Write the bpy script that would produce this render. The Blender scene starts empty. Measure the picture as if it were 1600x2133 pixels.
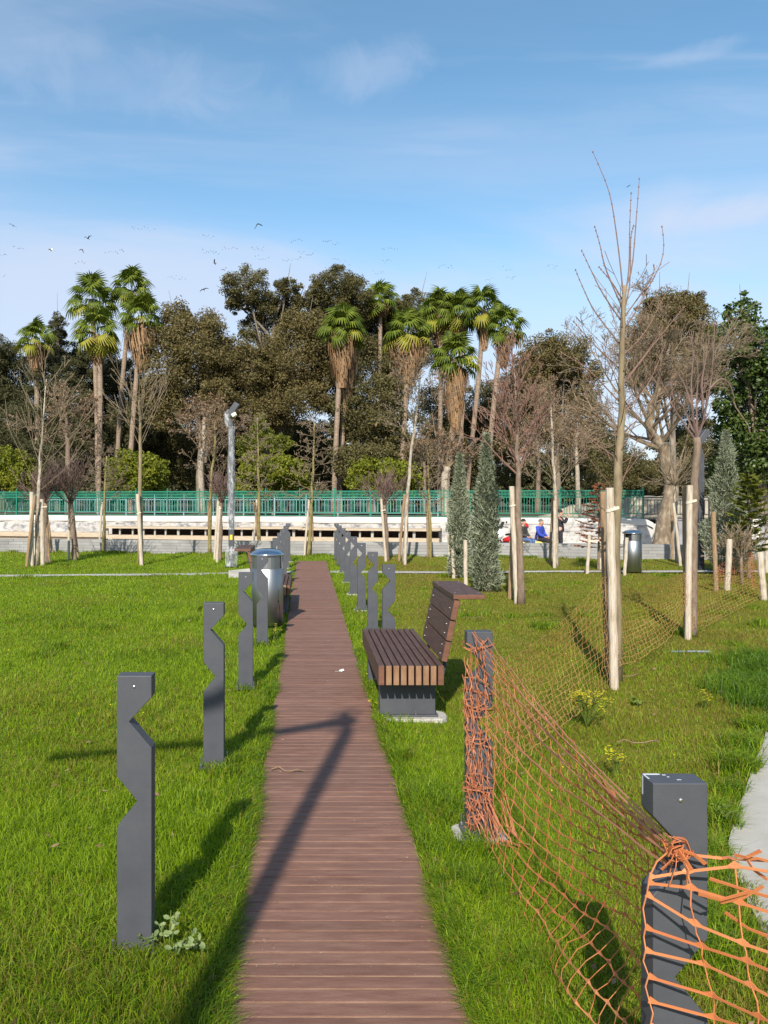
import bpy, bmesh, math, random
import numpy as np
from mathutils import Vector, Matrix
random.seed(11)
rng = np.random.default_rng(11)
scene = bpy.context.scene
COL = scene.collection
PI = math.pi
sin, cos, rad = math.sin, math.cos, math.radians
U = random.uniform

# ---------------------------------------------------------------- survey
# photo measurements: eye 1.65 m, 1600 px focal length, horizon at y=1040, boardwalk running along world +Y
EYE = 1.65
YAW = 0.0
PX0, PY0 = 639.0, 1040.0                    # where the optical axis meets the picture: the frame is an off-centre crop
RIGHT = Vector((1, 0, 0)); FWD = Vector((0, 1, 0)); UP = Vector((0, 0, 1))

def ray(px, py):
    return (px - PX0) / 1600, 1.0, -(py - PY0) / 1600

def AT(px, py, d):
    """place seen at a photo position at forward distance d"""
    a, f, u = ray(px, py)
    t = d / f
    return RIGHT * (a * t) + FWD * d + UP * (EYE + u * t)

def DEP(py, z=0.0):
    a, f, u = ray(800, py)
    return f * (z - EYE) / u

def G(px, py, z=0.0):
    """place on the level z seen at a photo position"""
    return AT(px, py, DEP(py, z))

def ZA(py, d):
    return AT(800, py, d).z

class Line:
    """a straight wall line on the map"""
    def __init__(s, p, q):
        s.p = Vector((p.x, p.y)); e = Vector((q.x - p.x, q.y - p.y)); s.len = e.length
        s.d = e.normalized(); s.n = Vector((-s.d.y, s.d.x))      # n points away from the camera
    def at(s, t, off=0.0, z=0.0):
        v = s.p + s.d * t + s.n * off
        return Vector((v.x, v.y, z))
    def t_px(s, px, off=0.0):
        a, f, u = ray(px, 1040)
        r = RIGHT * a + FWD * f
        o = s.p + s.n * off
        # o + d t = r k
        det = s.d.x * (-r.y) + s.d.y * r.x
        k = (s.d.x * o.y - s.d.y * o.x) / (s.d.x * r.y - s.d.y * r.x)
        w = Vector((r.x * k, r.y * k)) - o
        return w.dot(s.d)
    def rot(s):
        return math.atan2(s.d.y, s.d.x)

# ---------------------------------------------------------------- mesh building
def np_mesh(name, V, loops, totals, mats=(), midx=None, smooth=False):
    me = bpy.data.meshes.new(name)
    V = np.asarray(V, dtype=np.float32); loops = np.asarray(loops, dtype=np.int32); totals = np.asarray(totals, dtype=np.int32)
    me.vertices.add(len(V)); me.vertices.foreach_set('co', V.ravel())
    me.loops.add(len(loops)); me.loops.foreach_set('vertex_index', loops)
    me.polygons.add(len(totals))
    st = np.zeros(len(totals), dtype=np.int32); st[1:] = np.cumsum(totals)[:-1]
    me.polygons.foreach_set('loop_start', st); me.polygons.foreach_set('loop_total', totals)
    for m in mats: me.materials.append(m)
    if midx is not None: me.polygons.foreach_set('material_index', np.asarray(midx, dtype=np.int32))
    me.polygons.foreach_set('use_smooth', np.full(len(totals), smooth, dtype=bool))
    me.update(calc_edges=True)
    return me

def link(name, me, parent=None, loc=None):
    o = bpy.data.objects.new(name, me); COL.objects.link(o)
    if parent is not None: o.parent = parent
    if loc is not None: o.location = loc
    return o

class MB:
    def __init__(s): s.v = []; s.f = []; s.mi = []
    def add(s, V, F, mi=0):
        b = len(s.v); s.v.extend([tuple(p) for p in V])
        for f in F: s.f.append(tuple(i + b for i in f)); s.mi.append(mi)
        return s
    def box(s, x0, x1, y0, y1, z0, z1, mi=0):
        return s.add([(x0,y0,z0),(x1,y0,z0),(x1,y1,z0),(x0,y1,z0),(x0,y0,z1),(x1,y0,z1),(x1,y1,z1),(x0,y1,z1)],
                     [(3,2,1,0),(4,5,6,7),(0,1,5,4),(1,2,6,5),(2,3,7,6),(3,0,4,7)], mi)
    def obox(s, c, ax, ay, az, mi=0):
        """box round centre c with half-axes"""
        c, ax, ay, az = map(Vector, (c, ax, ay, az))
        P = [c + ax*i + ay*j + az*k for k in (-1,1) for (i,j) in ((-1,-1),(1,-1),(1,1),(-1,1))]
        return s.add(P, [(3,2,1,0),(4,5,6,7),(0,1,5,4),(1,2,6,5),(2,3,7,6),(3,0,4,7)], mi)
    def prism(s, poly, y0, y1, mi=0):
        """xz outline (counter-clockwise seen from -y) pushed along y"""
        n = len(poly)
        V = [(x, y0, z) for x, z in poly] + [(x, y1, z) for x, z in poly]
        F = [tuple(range(n)), tuple(range(2*n-1, n-1, -1))] + [((i+1) % n, i, i+n, (i+1) % n + n) for i in range(n)]
        return s.add(V, F, mi)
    def tube(s, pts, rr, n=6, mi=0, cap=True):
        pts = [Vector(p) for p in pts]
        if not hasattr(rr, '__len__'): rr = [rr] * len(pts)
        t0 = (pts[1] - pts[0]).normalized()
        a = t0.orthogonal().normalized()
        V = []
        for i, p in enumerate(pts):
            t = (pts[min(i+1, len(pts)-1)] - pts[max(i-1, 0)])
            t = t.normalized() if t.length > 1e-9 else t0
            a = (a - t * a.dot(t))
            a = a.normalized() if a.length > 1e-6 else t.orthogonal().normalized()
            b = t.cross(a)
            for k in range(n):
                w = 2 * PI * k / n
                V.append(p + (a * cos(w) + b * sin(w)) * rr[i])
        F = []
        for i in range(len(pts) - 1):
            for k in range(n):
                F.append((i*n+k, i*n+(k+1) % n, (i+1)*n+(k+1) % n, (i+1)*n+k))
        if cap: F += [tuple(range(n-1, -1, -1)), tuple(range((len(pts)-1)*n, len(pts)*n))]
        return s.add(V, F, mi)
    def ribbon(s, pts, sides, ws, th, mi=0):
        """flat strip through pts: half width ws along sides, thickness th"""
        pts = [Vector(p) for p in pts]; V = []; n = len(pts)
        for i, p in enumerate(pts):
            t = (pts[min(i+1, n-1)] - pts[max(i-1, 0)])
            t = t.normalized() if t.length > 1e-9 else Vector((1,0,0))
            sd = Vector(sides[i]); sd = sd - t * sd.dot(t)
            sd = sd.normalized() if sd.length > 1e-6 else t.orthogonal().normalized()
            nn = t.cross(sd)
            for (a, b) in ((-1,-1),(1,-1),(1,1),(-1,1)):
                V.append(p + sd * (a * ws[i]) + nn * (b * th * .5))
        F = []
        for i in range(n - 1):
            for k in range(4): F.append((i*4+k, i*4+(k+1) % 4, (i+1)*4+(k+1) % 4, (i+1)*4+k))
        F += [(3,2,1,0), tuple(range((n-1)*4, n*4))]
        return s.add(V, F, mi)
    def lathe(s, prof, n=32, c=(0,0,0), mi=0):
        V = []; F = []
        for r, z in prof:
            for k in range(n):
                w = 2*PI*k/n; V.append((c[0] + r*cos(w), c[1] + r*sin(w), c[2] + z))
        for i in range(len(prof)-1):
            for k in range(n): F.append((i*n+k, i*n+(k+1) % n, (i+1)*n+(k+1) % n, (i+1)*n+k))
        F += [tuple(range(n-1, -1, -1)), tuple(range((len(prof)-1)*n, len(prof)*n))]
        return s.add(V, F, mi)
    def ell(s, c, r, n=12, m=8, mi=0):
        V = []; F = []
        for j in range(m+1):
            th = PI * j / m
            for k in range(n):
                w = 2*PI*k/n
                V.append((c[0] + r[0]*max(sin(th), .02)*cos(w), c[1] + r[1]*max(sin(th), .02)*sin(w), c[2] - r[2]*cos(th)))
        for j in range(m):
            for k in range(n): F.append((j*n+k, j*n+(k+1) % n, (j+1)*n+(k+1) % n, (j+1)*n+k))
        return s.add(V, F, mi)
    def mesh(s, name, mats, smooth=False):
        if not isinstance(mats, (list, tuple)): mats = [mats]
        loops = [i for f in s.f for i in f]; tot = [len(f) for f in s.f]
        return np_mesh(name, s.v, loops, tot, mats, s.mi, smooth)
    def build(s, name, mats, parent=None, smooth=False, bevel=0, loc=None):
        o = link(name, s.mesh(name, mats, smooth), parent, loc)
        if bevel:
            b = o.modifiers.new('edge', 'BEVEL'); b.width = bevel; b.segments = 2; b.limit_method = 'ANGLE'; b.angle_limit = rad(40)
        return o

def tag(o, label=None, cat=None, group=None, kind=None):
    if label: o['label'] = label
    if cat: o['category'] = cat
    if group: o['group'] = group
    if kind: o['kind'] = kind
    return o

def thing(name, label, cat, loc=(0,0,0), rz=0.0, group=None):
    o = bpy.data.objects.new(name, None); COL.objects.link(o)
    o.empty_display_size = .1
    o.location = loc; o.rotation_euler = (0, 0, rz)
    return tag(o, label, cat, group)

def dup(root, loc=None, rz=None, label=None, group=None):
    r = root.copy(); COL.objects.link(r)
    if loc is not None: r.location = loc
    if rz is not None: r.rotation_euler = (0, 0, rz)
    if label: r['label'] = label
    if group: r['group'] = group
    for ch in list(root.children):
        c = ch.copy(); COL.objects.link(c); c.parent = r
        for g in list(ch.children):
            e = g.copy(); COL.objects.link(e); e.parent = c
    return r

# ---------------------------------------------------------------- materials
def new_mat(name):
    m = bpy.data.materials.new(name); m.use_nodes = True
    nt = m.node_tree; nt.nodes.clear()
    return m, nt, nt.nodes, nt.links

def ramp(nd, stops):
    r = nd.new('ShaderNodeValToRGB')
    el = r.color_ramp.elements
    while len(el) < len(stops): el.new(.5)
    for e, (p, c) in zip(el, stops): e.position = p; e.color = (*c, 1)
    return r

def noise(nd, lk, vec, scale, detail=4, rough=.55, dist=0):
    n = nd.new('ShaderNodeTexNoise'); n.inputs['Scale'].default_value = scale
    n.inputs['Detail'].default_value = detail; n.inputs['Roughness'].default_value = rough
    n.inputs['Distortion'].default_value = dist
    if vec is not None: lk.new(vec, n.inputs['Vector'])
    return n

def coords(nd, lk, world, stretch):
    if world:
        g = nd.new('ShaderNodeNewGeometry'); src = g.outputs['Position']
    else:
        t = nd.new('ShaderNodeTexCoord'); src = t.outputs['Object']
    mp = nd.new('ShaderNodeMapping'); mp.inputs['Scale'].default_value = stretch
    lk.new(src, mp.inputs['Vector'])
    return mp.outputs['Vector']

def M(name, stops, scale=8, stretch=(1,1,1), rough=.7, metal=0, bump=0.0, bscale=40, world=False, detail=5, spec=.4, rvar=0.0, dist=0, aniso=0):
    """surface whose colour wanders between stops with a noise"""
    m, nt, nd, lk = new_mat(name)
    out = nd.new('ShaderNodeOutputMaterial'); p = nd.new('ShaderNodeBsdfPrincipled')
    lk.new(p.outputs[0], out.inputs[0])
    v = coords(nd, lk, world, stretch)
    n = noise(nd, lk, v, scale, detail, .6, dist)
    if len(stops) == 2 and not isinstance(stops[0][0], (int, float)): pass
    r = ramp(nd, stops)
    lk.new(n.outputs['Fac'], r.inputs[0]); lk.new(r.outputs[0], p.inputs['Base Color'])
    p.inputs['Roughness'].default_value = rough; p.inputs['Metallic'].default_value = metal
    p.inputs['Specular IOR Level'].default_value = spec
    if rvar:
        n3 = noise(nd, lk, v, scale * 2.3, 4)
        mr = nd.new('ShaderNodeMapRange'); mr.inputs[3].default_value = rough - rvar; mr.inputs[4].default_value = rough + rvar
        lk.new(n3.outputs['Fac'], mr.inputs[0]); lk.new(mr.outputs[0], p.inputs['Roughness'])
    if bump:
        n2 = noise(nd, lk, v, bscale, 5)
        b = nd.new('ShaderNodeBump'); b.inputs['Strength'].default_value = bump; b.inputs['Distance'].default_value = .01
        lk.new(n2.outputs['Fac'], b.inputs['Height']); lk.new(b.outputs[0], p.inputs['Normal'])
    return m

def LM(name, cols, trans=.35, nscale=.6, rough=.6, spread=.5):
    """leaves: colour differs from leaf to leaf and drifts through the crown"""
    m, nt, nd, lk = new_mat(name)
    out = nd.new('ShaderNodeOutputMaterial')
    g = nd.new('ShaderNodeNewGeometry')
    n = noise(nd, lk, g.outputs['Position'], nscale, 3)
    mx = nd.new('ShaderNodeMath'); mx.operation = 'MULTIPLY_ADD'
    mx.inputs[1].default_value = spread; lk.new(g.outputs['Random Per Island'], mx.inputs[0])
    sc = nd.new('ShaderNodeMath'); sc.operation = 'MULTIPLY_ADD'
    lk.new(n.outputs['Fac'], sc.inputs[0]); sc.inputs[1].default_value = 1.7 * (1 - spread); sc.inputs[2].default_value = -.35 * (1 - spread)
    lk.new(sc.outputs[0], mx.inputs[2])
    k = len(cols)
    r = ramp(nd, [(i / (k - 1), c) for i, c in enumerate(cols)])
    lk.new(mx.outputs[0], r.inputs[0])
    p = nd.new('ShaderNodeBsdfPrincipled'); p.inputs['Roughness'].default_value = rough; p.inputs['Specular IOR Level'].default_value = .25
    t = nd.new('ShaderNodeBsdfTranslucent')
    lk.new(r.outputs[0], p.inputs['Base Color']); lk.new(r.outputs[0], t.inputs['Color'])
    x = nd.new('ShaderNodeMixShader'); x.inputs[0].default_value = trans
    lk.new(p.outputs[0], x.inputs[1]); lk.new(t.outputs[0], x.inputs[2]); lk.new(x.outputs[0], out.inputs[0])
    return m

def two(a, b): return [(.3, a), (.7, b)]

MT = {}
MT['steel_dark'] = M('dark grey powder coat', [(.25,(.046,.049,.059)),(.5,(.060,.063,.074)),(.78,(.078,.080,.088))], 5, rough=.55, bump=.08, bscale=220, spec=.4, rvar=.12, detail=9)
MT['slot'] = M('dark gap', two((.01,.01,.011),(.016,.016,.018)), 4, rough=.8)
MT['screw'] = M('zinc screw', two((.5,.5,.48),(.62,.62,.6)), 20, rough=.35, metal=1)
MT['concrete'] = M('cast concrete', [(.25,(.26,.245,.215)),(.55,(.38,.365,.33)),(.8,(.46,.445,.41))], 14, rough=.9, bump=.5, bscale=60)
MT['board'] = M('red brown deck board', [(.2,(.112,.052,.035)),(.5,(.170,.086,.059)),(.8,(.230,.130,.093))], 5.5, (1.2,7,3), rough=.62, bump=.25, bscale=40, world=True, detail=8, rvar=.12)
MT['bench_wood'] = M('dark stained bench plank', [(.25,(.052,.026,.018)),(.55,(.085,.045,.033)),(.8,(.115,.064,.048))], 6, (6,1,6), rough=.5, bump=.12, bscale=60, detail=7, rvar=.1)
MT['bench_end'] = M('cut end of bench slat', [(.2,(.12,.06,.03)),(.5,(.22,.12,.065)),(.8,(.30,.18,.10))], 16, (1,1,.5), rough=.7)
MT['bench_side'] = M('side of bench plank', [(.25,(.10,.042,.024)),(.7,(.17,.075,.045))], 9, (1,1,3), rough=.6)
MT['stainless'] = M('brushed stainless steel', two((.27,.275,.28),(.35,.355,.36)), 8, (1,1,.05), rough=.44, metal=1, bump=.03, bscale=120)
MT['dome'] = M('polished steel lid', two((.55,.57,.6),(.66,.68,.7)), 5, rough=.16, metal=1)
MT['ink'] = M('black marker', two((.01,.01,.012),(.02,.02,.02)), 8, rough=.5)
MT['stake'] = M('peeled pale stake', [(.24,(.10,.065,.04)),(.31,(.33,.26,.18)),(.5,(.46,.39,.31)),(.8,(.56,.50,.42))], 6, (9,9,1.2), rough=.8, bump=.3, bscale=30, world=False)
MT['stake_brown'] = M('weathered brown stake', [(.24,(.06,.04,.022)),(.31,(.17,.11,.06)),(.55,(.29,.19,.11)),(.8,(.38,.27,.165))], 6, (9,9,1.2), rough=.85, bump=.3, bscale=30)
MT['rope'] = M('pale strap', two((.5,.42,.32),(.65,.58,.47)), 30, rough=.9)
MT['net'] = LM('orange plastic netting', [(.48,.14,.055),(.63,.225,.088),(.76,.36,.16)], .25, 3.0, .42)
MT['net_faded'] = LM('sun faded orange netting', [(.34,.17,.045),(.44,.25,.075),(.52,.31,.11)], .25, 2.0, .5)
MT['net_rope'] = LM('paler stretched netting', [(.50,.21,.13),(.60,.27,.17),(.68,.33,.21)], .2, 3.0, .45)
MT['net_mid'] = LM('orange netting in the middle', [(.36,.12,.06),(.47,.175,.085),(.55,.24,.12)], .25, 2.0, .45)
MT['bark_pale'] = M('pale plane bark', [(.3,(.17,.13,.09)),(.5,(.32,.265,.20)),(.7,(.48,.43,.36))], 7, (3,3,1), rough=.85, bump=.35, bscale=20, world=True)
MT['bark_plane'] = M('mottled plane bark', [(.3,(.105,.072,.045)),(.5,(.18,.135,.088)),(.72,(.33,.28,.205))], 4, (2,2,1), rough=.85, bump=.35, bscale=15, world=True)
MT['bark_limb'] = M('dull eucalyptus bark', [(.3,(.10,.08,.06)),(.55,(.20,.165,.125)),(.8,(.36,.31,.25))], 3, (2,2,.6), rough=.85, world=True)
MT['bark_olive'] = M('olive young bark', [(.3,(.115,.085,.045)),(.55,(.215,.165,.095)),(.8,(.31,.25,.16))], 5, (3,3,.8), rough=.75, bump=.25, bscale=30, world=True)
MT['bark_brown'] = M('grey brown bark', [(.3,(.12,.08,.055)),(.55,(.20,.145,.105)),(.8,(.28,.21,.16))], 8, (3,3,1), rough=.85, bump=.3, bscale=25, world=True)
MT['bark_green'] = M('mossy green bark', [(.3,(.12,.10,.035)),(.55,(.22,.18,.07)),(.8,(.33,.27,.14))], 8, (3,3,1), rough=.85, bump=.3, bscale=25, world=True)
MT['twig_red'] = M('reddish twig', two((.145,.078,.058),(.225,.13,.095)), 3, rough=.7, world=True)
MT['twig_tan'] = M('tan twig', two((.135,.10,.062),(.22,.165,.105)), 3, rough=.75, world=True)
MT['twig_purple'] = M('purple brown twig', two((.115,.07,.06),(.185,.12,.10)), 3, rough=.75, world=True)
MT['palm_trunk'] = M('ringed palm trunk', [(.3,(.17,.12,.085)),(.55,(.27,.20,.145)),(.8,(.40,.31,.23))], 3, (1,1,9), rough=.9, bump=.4, bscale=10, world=True)
MT['palm_leaf'] = LM('palm frond', [(.04,.07,.008),(.09,.13,.014),(.155,.20,.022),(.27,.29,.04)], .35, .7)
MT['palm_yellow'] = LM('yellowing frond', [(.15,.19,.02),(.27,.27,.03),(.34,.27,.05)], .3, .7)
MT['palm_dead'] = LM('dead hanging frond', [(.16,.09,.042),(.29,.175,.09),(.43,.285,.16)], .15, .8)
MT['euc'] = LM('olive brown foliage', [(.050,.046,.016),(.102,.092,.033),(.152,.134,.052),(.21,.18,.088)], .28, .35)
MT['euc_warm'] = LM('warm brown foliage', [(.064,.053,.018),(.128,.104,.038),(.185,.150,.058),(.255,.205,.10)], .28, .35)
MT['casuarina'] = LM('grey green needle foliage', [(.034,.036,.014),(.064,.066,.027),(.10,.098,.042),(.15,.14,.064)], .2, .35)
MT['evergreen'] = LM('glossy deep green foliage', [(.018,.034,.007),(.045,.078,.014),(.09,.13,.026),(.16,.20,.045)], .2, .5, .45)
MT['bush'] = LM('fresh green hedge leaves', [(.055,.075,.008),(.12,.145,.012),(.20,.215,.018),(.30,.29,.03)], .3, .9)
MT['cypress'] = LM('blue green cypress sprays', [(.11,.125,.075),(.19,.21,.135),(.27,.295,.20),(.38,.40,.29)], .15, 2.5)
MT['rust'] = LM('rust red needles', [(.16,.055,.025),(.26,.10,.048),(.36,.16,.085)], .2, 1.5)
MT['dryleaf'] = LM('dry brown leaves', [(.14,.08,.045),(.23,.145,.085),(.32,.215,.135)], .2, 1.0)
MT['conifer_yg'] = LM('yellow green needles', [(.07,.085,.012),(.14,.16,.02),(.22,.225,.035)], .25, 1.5)
MT['white_wall'] = M('whitewashed render', [(.3,(.46,.44,.405)),(.6,(.54,.52,.485))], 1.5, rough=.9, bump=.5, bscale=8, world=True)
MT['rubble'] = M('whitewashed rough stone', [(.34,(.17,.17,.19)),(.43,(.33,.32,.31)),(.52,(.45,.43,.40)),(.8,(.40,.365,.32))], 3.4, (1,1,1.4), rough=.95, bump=1.0, bscale=5, world=True, detail=9)
MT['shade_grey'] = M('shade toned grey', [(.3,(.16,.16,.17)),(.6,(.26,.26,.27))], 1.8, rough=.9, bump=.3, bscale=15, world=True)
MT['timber'] = M('raw pale timber', [(.3,(.34,.265,.18)),(.6,(.44,.36,.26))], 4, (1,1,6), rough=.85, bump=.3, bscale=20, world=True)
MT['timber_grey'] = M('greyed timber post', [(.3,(.26,.235,.205)),(.6,(.36,.33,.29))], 5, rough=.85, world=True)
MT['bay_shade'] = M('bay shade brown', two((.02,.013,.01),(.04,.026,.02)), 3, rough=.9, world=True)
MT['green_rail'] = M('sea green railing paint', two((.008,.14,.085),(.014,.19,.12)), 2, rough=.45, world=True)
MT['blue_rail'] = M('pale blue railing paint', two((.19,.29,.33),(.25,.36,.40)), 2, rough=.5, world=True)
MT['black_rail'] = M('black railing paint', two((.02,.02,.022),(.03,.03,.032)), 2, rough=.5, world=True)
MT['stone_pale'] = M('pale field stone', [(.3,(.20,.17,.12)),(.5,(.33,.29,.22)),(.8,(.42,.38,.30))], 2.4, rough=.95, bump=1.0, bscale=6, world=True, detail=8)
MT['gravel'] = M('pale gravel', [(.3,(.20,.19,.175)),(.55,(.34,.33,.31)),(.8,(.44,.43,.41))], 30, rough=.95, bump=1, bscale=40, world=True)
MT['slab'] = M('pale concrete paving', [(.28,(.20,.185,.155)),(.42,(.33,.31,.27)),(.6,(.39,.37,.33)),(.8,(.45,.43,.39))], 2.2, rough=.92, bump=.25, bscale=90, world=True, detail=8)
MT['plastic'] = None
MT['yellow'] = M('yellow sticker', two((.75,.48,.02),(.8,.55,.03)), 5, rough=.5)
MT['lamp_glass'] = M('lamp diffuser', two((.55,.56,.52),(.62,.63,.58)), 5, rough=.3)
MT['tape'] = M('pale green tape', two((.55,.60,.42),(.62,.66,.5)), 5, rough=.6)
MT['earth'] = M('bare brown earth', [(.3,(.035,.035,.016)),(.7,(.075,.065,.03))], 3, rough=1, bump=.6, bscale=20, world=True)

# boards differ a little from one to the next
_nt = MT['board'].node_tree; _p = [n for n in _nt.nodes if n.type == 'BSDF_PRINCIPLED'][0]
_src = _p.inputs['Base Color'].links[0].from_socket
_g = _nt.nodes.new('ShaderNodeNewGeometry'); _m = _nt.nodes.new('ShaderNodeMapRange'); _m.inputs[3].default_value = .88; _m.inputs[4].default_value = 1.10
_h = _nt.nodes.new('ShaderNodeHueSaturation'); _nt.links.new(_g.outputs['Random Per Island'], _m.inputs[0]); _nt.links.new(_m.outputs[0], _h.inputs['Value']); _nt.links.new(_src, _h.inputs['Color'])
_n = noise(_nt.nodes, _nt.links, _g.outputs['Position'], 1.7, 6, .65); _r = ramp(_nt.nodes, [(.48,(0,0,0)),(.72,(.55,.55,.55))]); _nt.links.new(_n.outputs['Fac'], _r.inputs[0])
_x = _nt.nodes.new('ShaderNodeMix'); _x.data_type = 'RGBA'; _nt.links.new(_r.outputs[0], _x.inputs[0]); _nt.links.new(_h.outputs[0], _x.inputs[6]); _x.inputs[7].default_value = (.17,.10,.075,1)
_nt.links.new(_x.outputs[2], _p.inputs['Base Color'])
# ================================================================ lamps, sky, camera
SUN_EL = 36.5
SUN_AZ = rad(12.05)                     # bearing the shadows point to, clockwise from +Y
L = Vector((sin(SUN_AZ) * cos(rad(SUN_EL)), cos(SUN_AZ) * cos(rad(SUN_EL)), -sin(rad(SUN_EL))))
sd = bpy.data.lights.new('sun', 'SUN'); sd.energy = 4.8; sd.angle = rad(.53); sd.color = (1, .93, .82)
so = bpy.data.objects.new('sun', sd); COL.objects.link(so); so.rotation_euler = L.to_track_quat('-Z', 'Y').to_euler(); so.location = (-3, -8, 12)

w = bpy.data.worlds.new('World'); scene.world = w; w.use_nodes = True
nd, lk = w.node_tree.nodes, w.node_tree.links; nd.clear()
wo = nd.new('ShaderNodeOutputWorld'); bg = nd.new('ShaderNodeBackground'); bg.inputs['Strength'].default_value = .135
lk.new(bg.outputs[0], wo.inputs[0])
sky = nd.new('ShaderNodeTexSky'); sky.sky_type = 'NISHITA'; sky.sun_disc = False
sky.sun_elevation = rad(SUN_EL); sky.sun_rotation = SUN_AZ + PI
sky.air_density = 1.0; sky.dust_density = .4; sky.ozone_density = 1.2
hs = nd.new('ShaderNodeHueSaturation'); hs.inputs['Hue'].default_value = .488; hs.inputs['Saturation'].default_value = 1.14; hs.inputs['Value'].default_value = 1.0
lk.new(sky.outputs[0], hs.inputs['Color'])
# thin cirrus: noise laid on a high flat layer of air, reached by the direction of view
tc = nd.new('ShaderNodeTexCoord'); sx = nd.new('ShaderNodeSeparateXYZ'); lk.new(tc.outputs['Generated'], sx.inputs[0])
def mth(op, a, b=None, c=None):
    n = nd.new('ShaderNodeMath'); n.operation = op
    for i, v in enumerate((a, b, c)):
        if v is None: continue
        if isinstance(v, (int, float)): n.inputs[i].default_value = v
        else: lk.new(v, n.inputs[i])
    return n.outputs[0]
zz = mth('MAXIMUM', sx.outputs[2], .02)
den = mth('ADD', zz, .12)
cx = mth('DIVIDE', sx.outputs[0], den); cy = mth('DIVIDE', sx.outputs[1], den)
cb = nd.new('ShaderNodeCombineXYZ'); lk.new(cx, cb.inputs[0]); lk.new(cy, cb.inputs[1])
def cloud(scale, rot, stretch, lo, hi, detail=6, off=(0,0,0), dist=.6):
    mp = nd.new('ShaderNodeMapping'); mp.inputs['Rotation'].default_value = (0,0,rad(rot)); mp.inputs['Scale'].default_value = stretch
    mp.inputs['Location'].default_value = off
    lk.new(cb.outputs[0], mp.inputs[0])
    n = noise(nd, lk, mp.outputs[0], scale, detail, .58, dist)
    mr = nd.new('ShaderNodeMapRange'); mr.interpolation_type = 'SMOOTHSTEP'; mr.inputs[1].default_value = lo; mr.inputs[2].default_value = hi
    lk.new(n.outputs['Fac'], mr.inputs[0]); return mr.outputs[0]
def band(lo, hi, a, b):
    mr = nd.new('ShaderNodeMapRange'); mr.interpolation_type = 'SMOOTHSTEP'
    mr.inputs[1].default_value = lo; mr.inputs[2].default_value = hi; mr.inputs[3].default_value = a; mr.inputs[4].default_value = b
    lk.new(sx.outputs[2], mr.inputs[0]); return mr.outputs[0]
c1 = cloud(.9, 12, (.5,1.2,1), .38, .72, off=(3.1,.4,0))     # broad veil
c2 = cloud(2.2, -18, (.35,1.6,1), .50, .82, 8, off=(1.7,5.2,0), dist=1.0)  # streaks
# a bank low over the wood, ragged at its upper edge
edge = mth('MULTIPLY_ADD', c1, .16, sx.outputs[2])
mrb = nd.new('ShaderNodeMapRange'); mrb.interpolation_type = 'SMOOTHSTEP'
mrb.inputs[1].default_value = .52; mrb.inputs[2].default_value = .30; mrb.inputs[3].default_value = 0; mrb.inputs[4].default_value = .82
lk.new(mth('ADD', mth('SUBTRACT', mth('ADD', sx.outputs[2], .14), mth('MULTIPLY', c1, .13)), mth('MULTIPLY', sx.outputs[0], .10)), mrb.inputs[0])
v = mth('ADD', mth('MULTIPLY', c1, .30), mth('MULTIPLY', c2, .34))
v = mth('MAXIMUM', v, mrb.outputs[0])
cn = noise(nd, lk, tc.outputs['Generated'], 14, 6, .62, .8).outputs['Fac']
for (x0, z0, wx_, wz_, am) in ((.455,.309,.085,.020,.62),(.065,.486,.085,.030,.30),(.40,.335,.05,.022,.2),(-.19,.47,.20,.04,.20),(.40,.46,.05,.010,.22)):
    r2 = mth('ADD', mth('POWER', mth('MULTIPLY', mth('SUBTRACT', sx.outputs[0], x0), 1/wx_), 2), mth('POWER', mth('MULTIPLY', mth('SUBTRACT', sx.outputs[2], z0), 1/wz_), 2))
    q2 = mth('ADD', r2, mth('MULTIPLY', mth('SUBTRACT', cn, .5), 2.6))
    m_ = nd.new('ShaderNodeMapRange'); m_.interpolation_type = 'SMOOTHSTEP'; m_.inputs[1].default_value = 1.15; m_.inputs[2].default_value = -.35; m_.inputs[3].default_value = 0; m_.inputs[4].default_value = am
    lk.new(q2, m_.inputs[0]); v = mth('ADD', v, mth('MULTIPLY', m_.outputs[0], mth('SUBTRACT', 1.0, v)))
v = mth('MULTIPLY', v, band(-.02, .1, .9, 1))
v = mth('MINIMUM', v, .9)
mix = nd.new('ShaderNodeMix'); mix.data_type = 'RGBA'
lk.new(v, mix.inputs['Factor']); lk.new(hs.outputs[0], mix.inputs[6]); mix.inputs[7].default_value = (3.45, 3.85, 4.75, 1)
lk.new(mix.outputs[2], bg.inputs['Color'])

cd = bpy.data.cameras.new('camera'); cd.sensor_fit = 'HORIZONTAL'; cd.sensor_width = 36; cd.lens = 36; cd.clip_start = .05; cd.clip_end = 2000
co = bpy.data.objects.new('camera', cd); COL.objects.link(co); co.location = (0, 0, EYE)
co.rotation_euler = (PI/2, 0, 0); cd.shift_x = (800 - PX0)/1600; cd.shift_y = -(1066.5 - PY0)/1600; scene.camera = co
scene.view_settings.view_transform = 'Standard'; scene.view_settings.look = 'None'
scene.view_settings.exposure = .55; scene.view_settings.gamma = 1
scene.cycles.max_bounces = 8; scene.cycles.transparent_max_bounces = 16

# ================================================================ ground levels
PROM = -.47      # promenade below the lawn's end wall
TERR = .80       # park behind the white wall
GW = Line(G(0, 1149), G(1490, 1166))                     # grey block wall at the lawn's end
WW = Line(AT(0, 1072, 38), AT(1260, 1080, 31.5))         # white wall with the railing
PATH_X0, PATH_X1 = -.258, .508
PATH_END = 20.2

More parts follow.
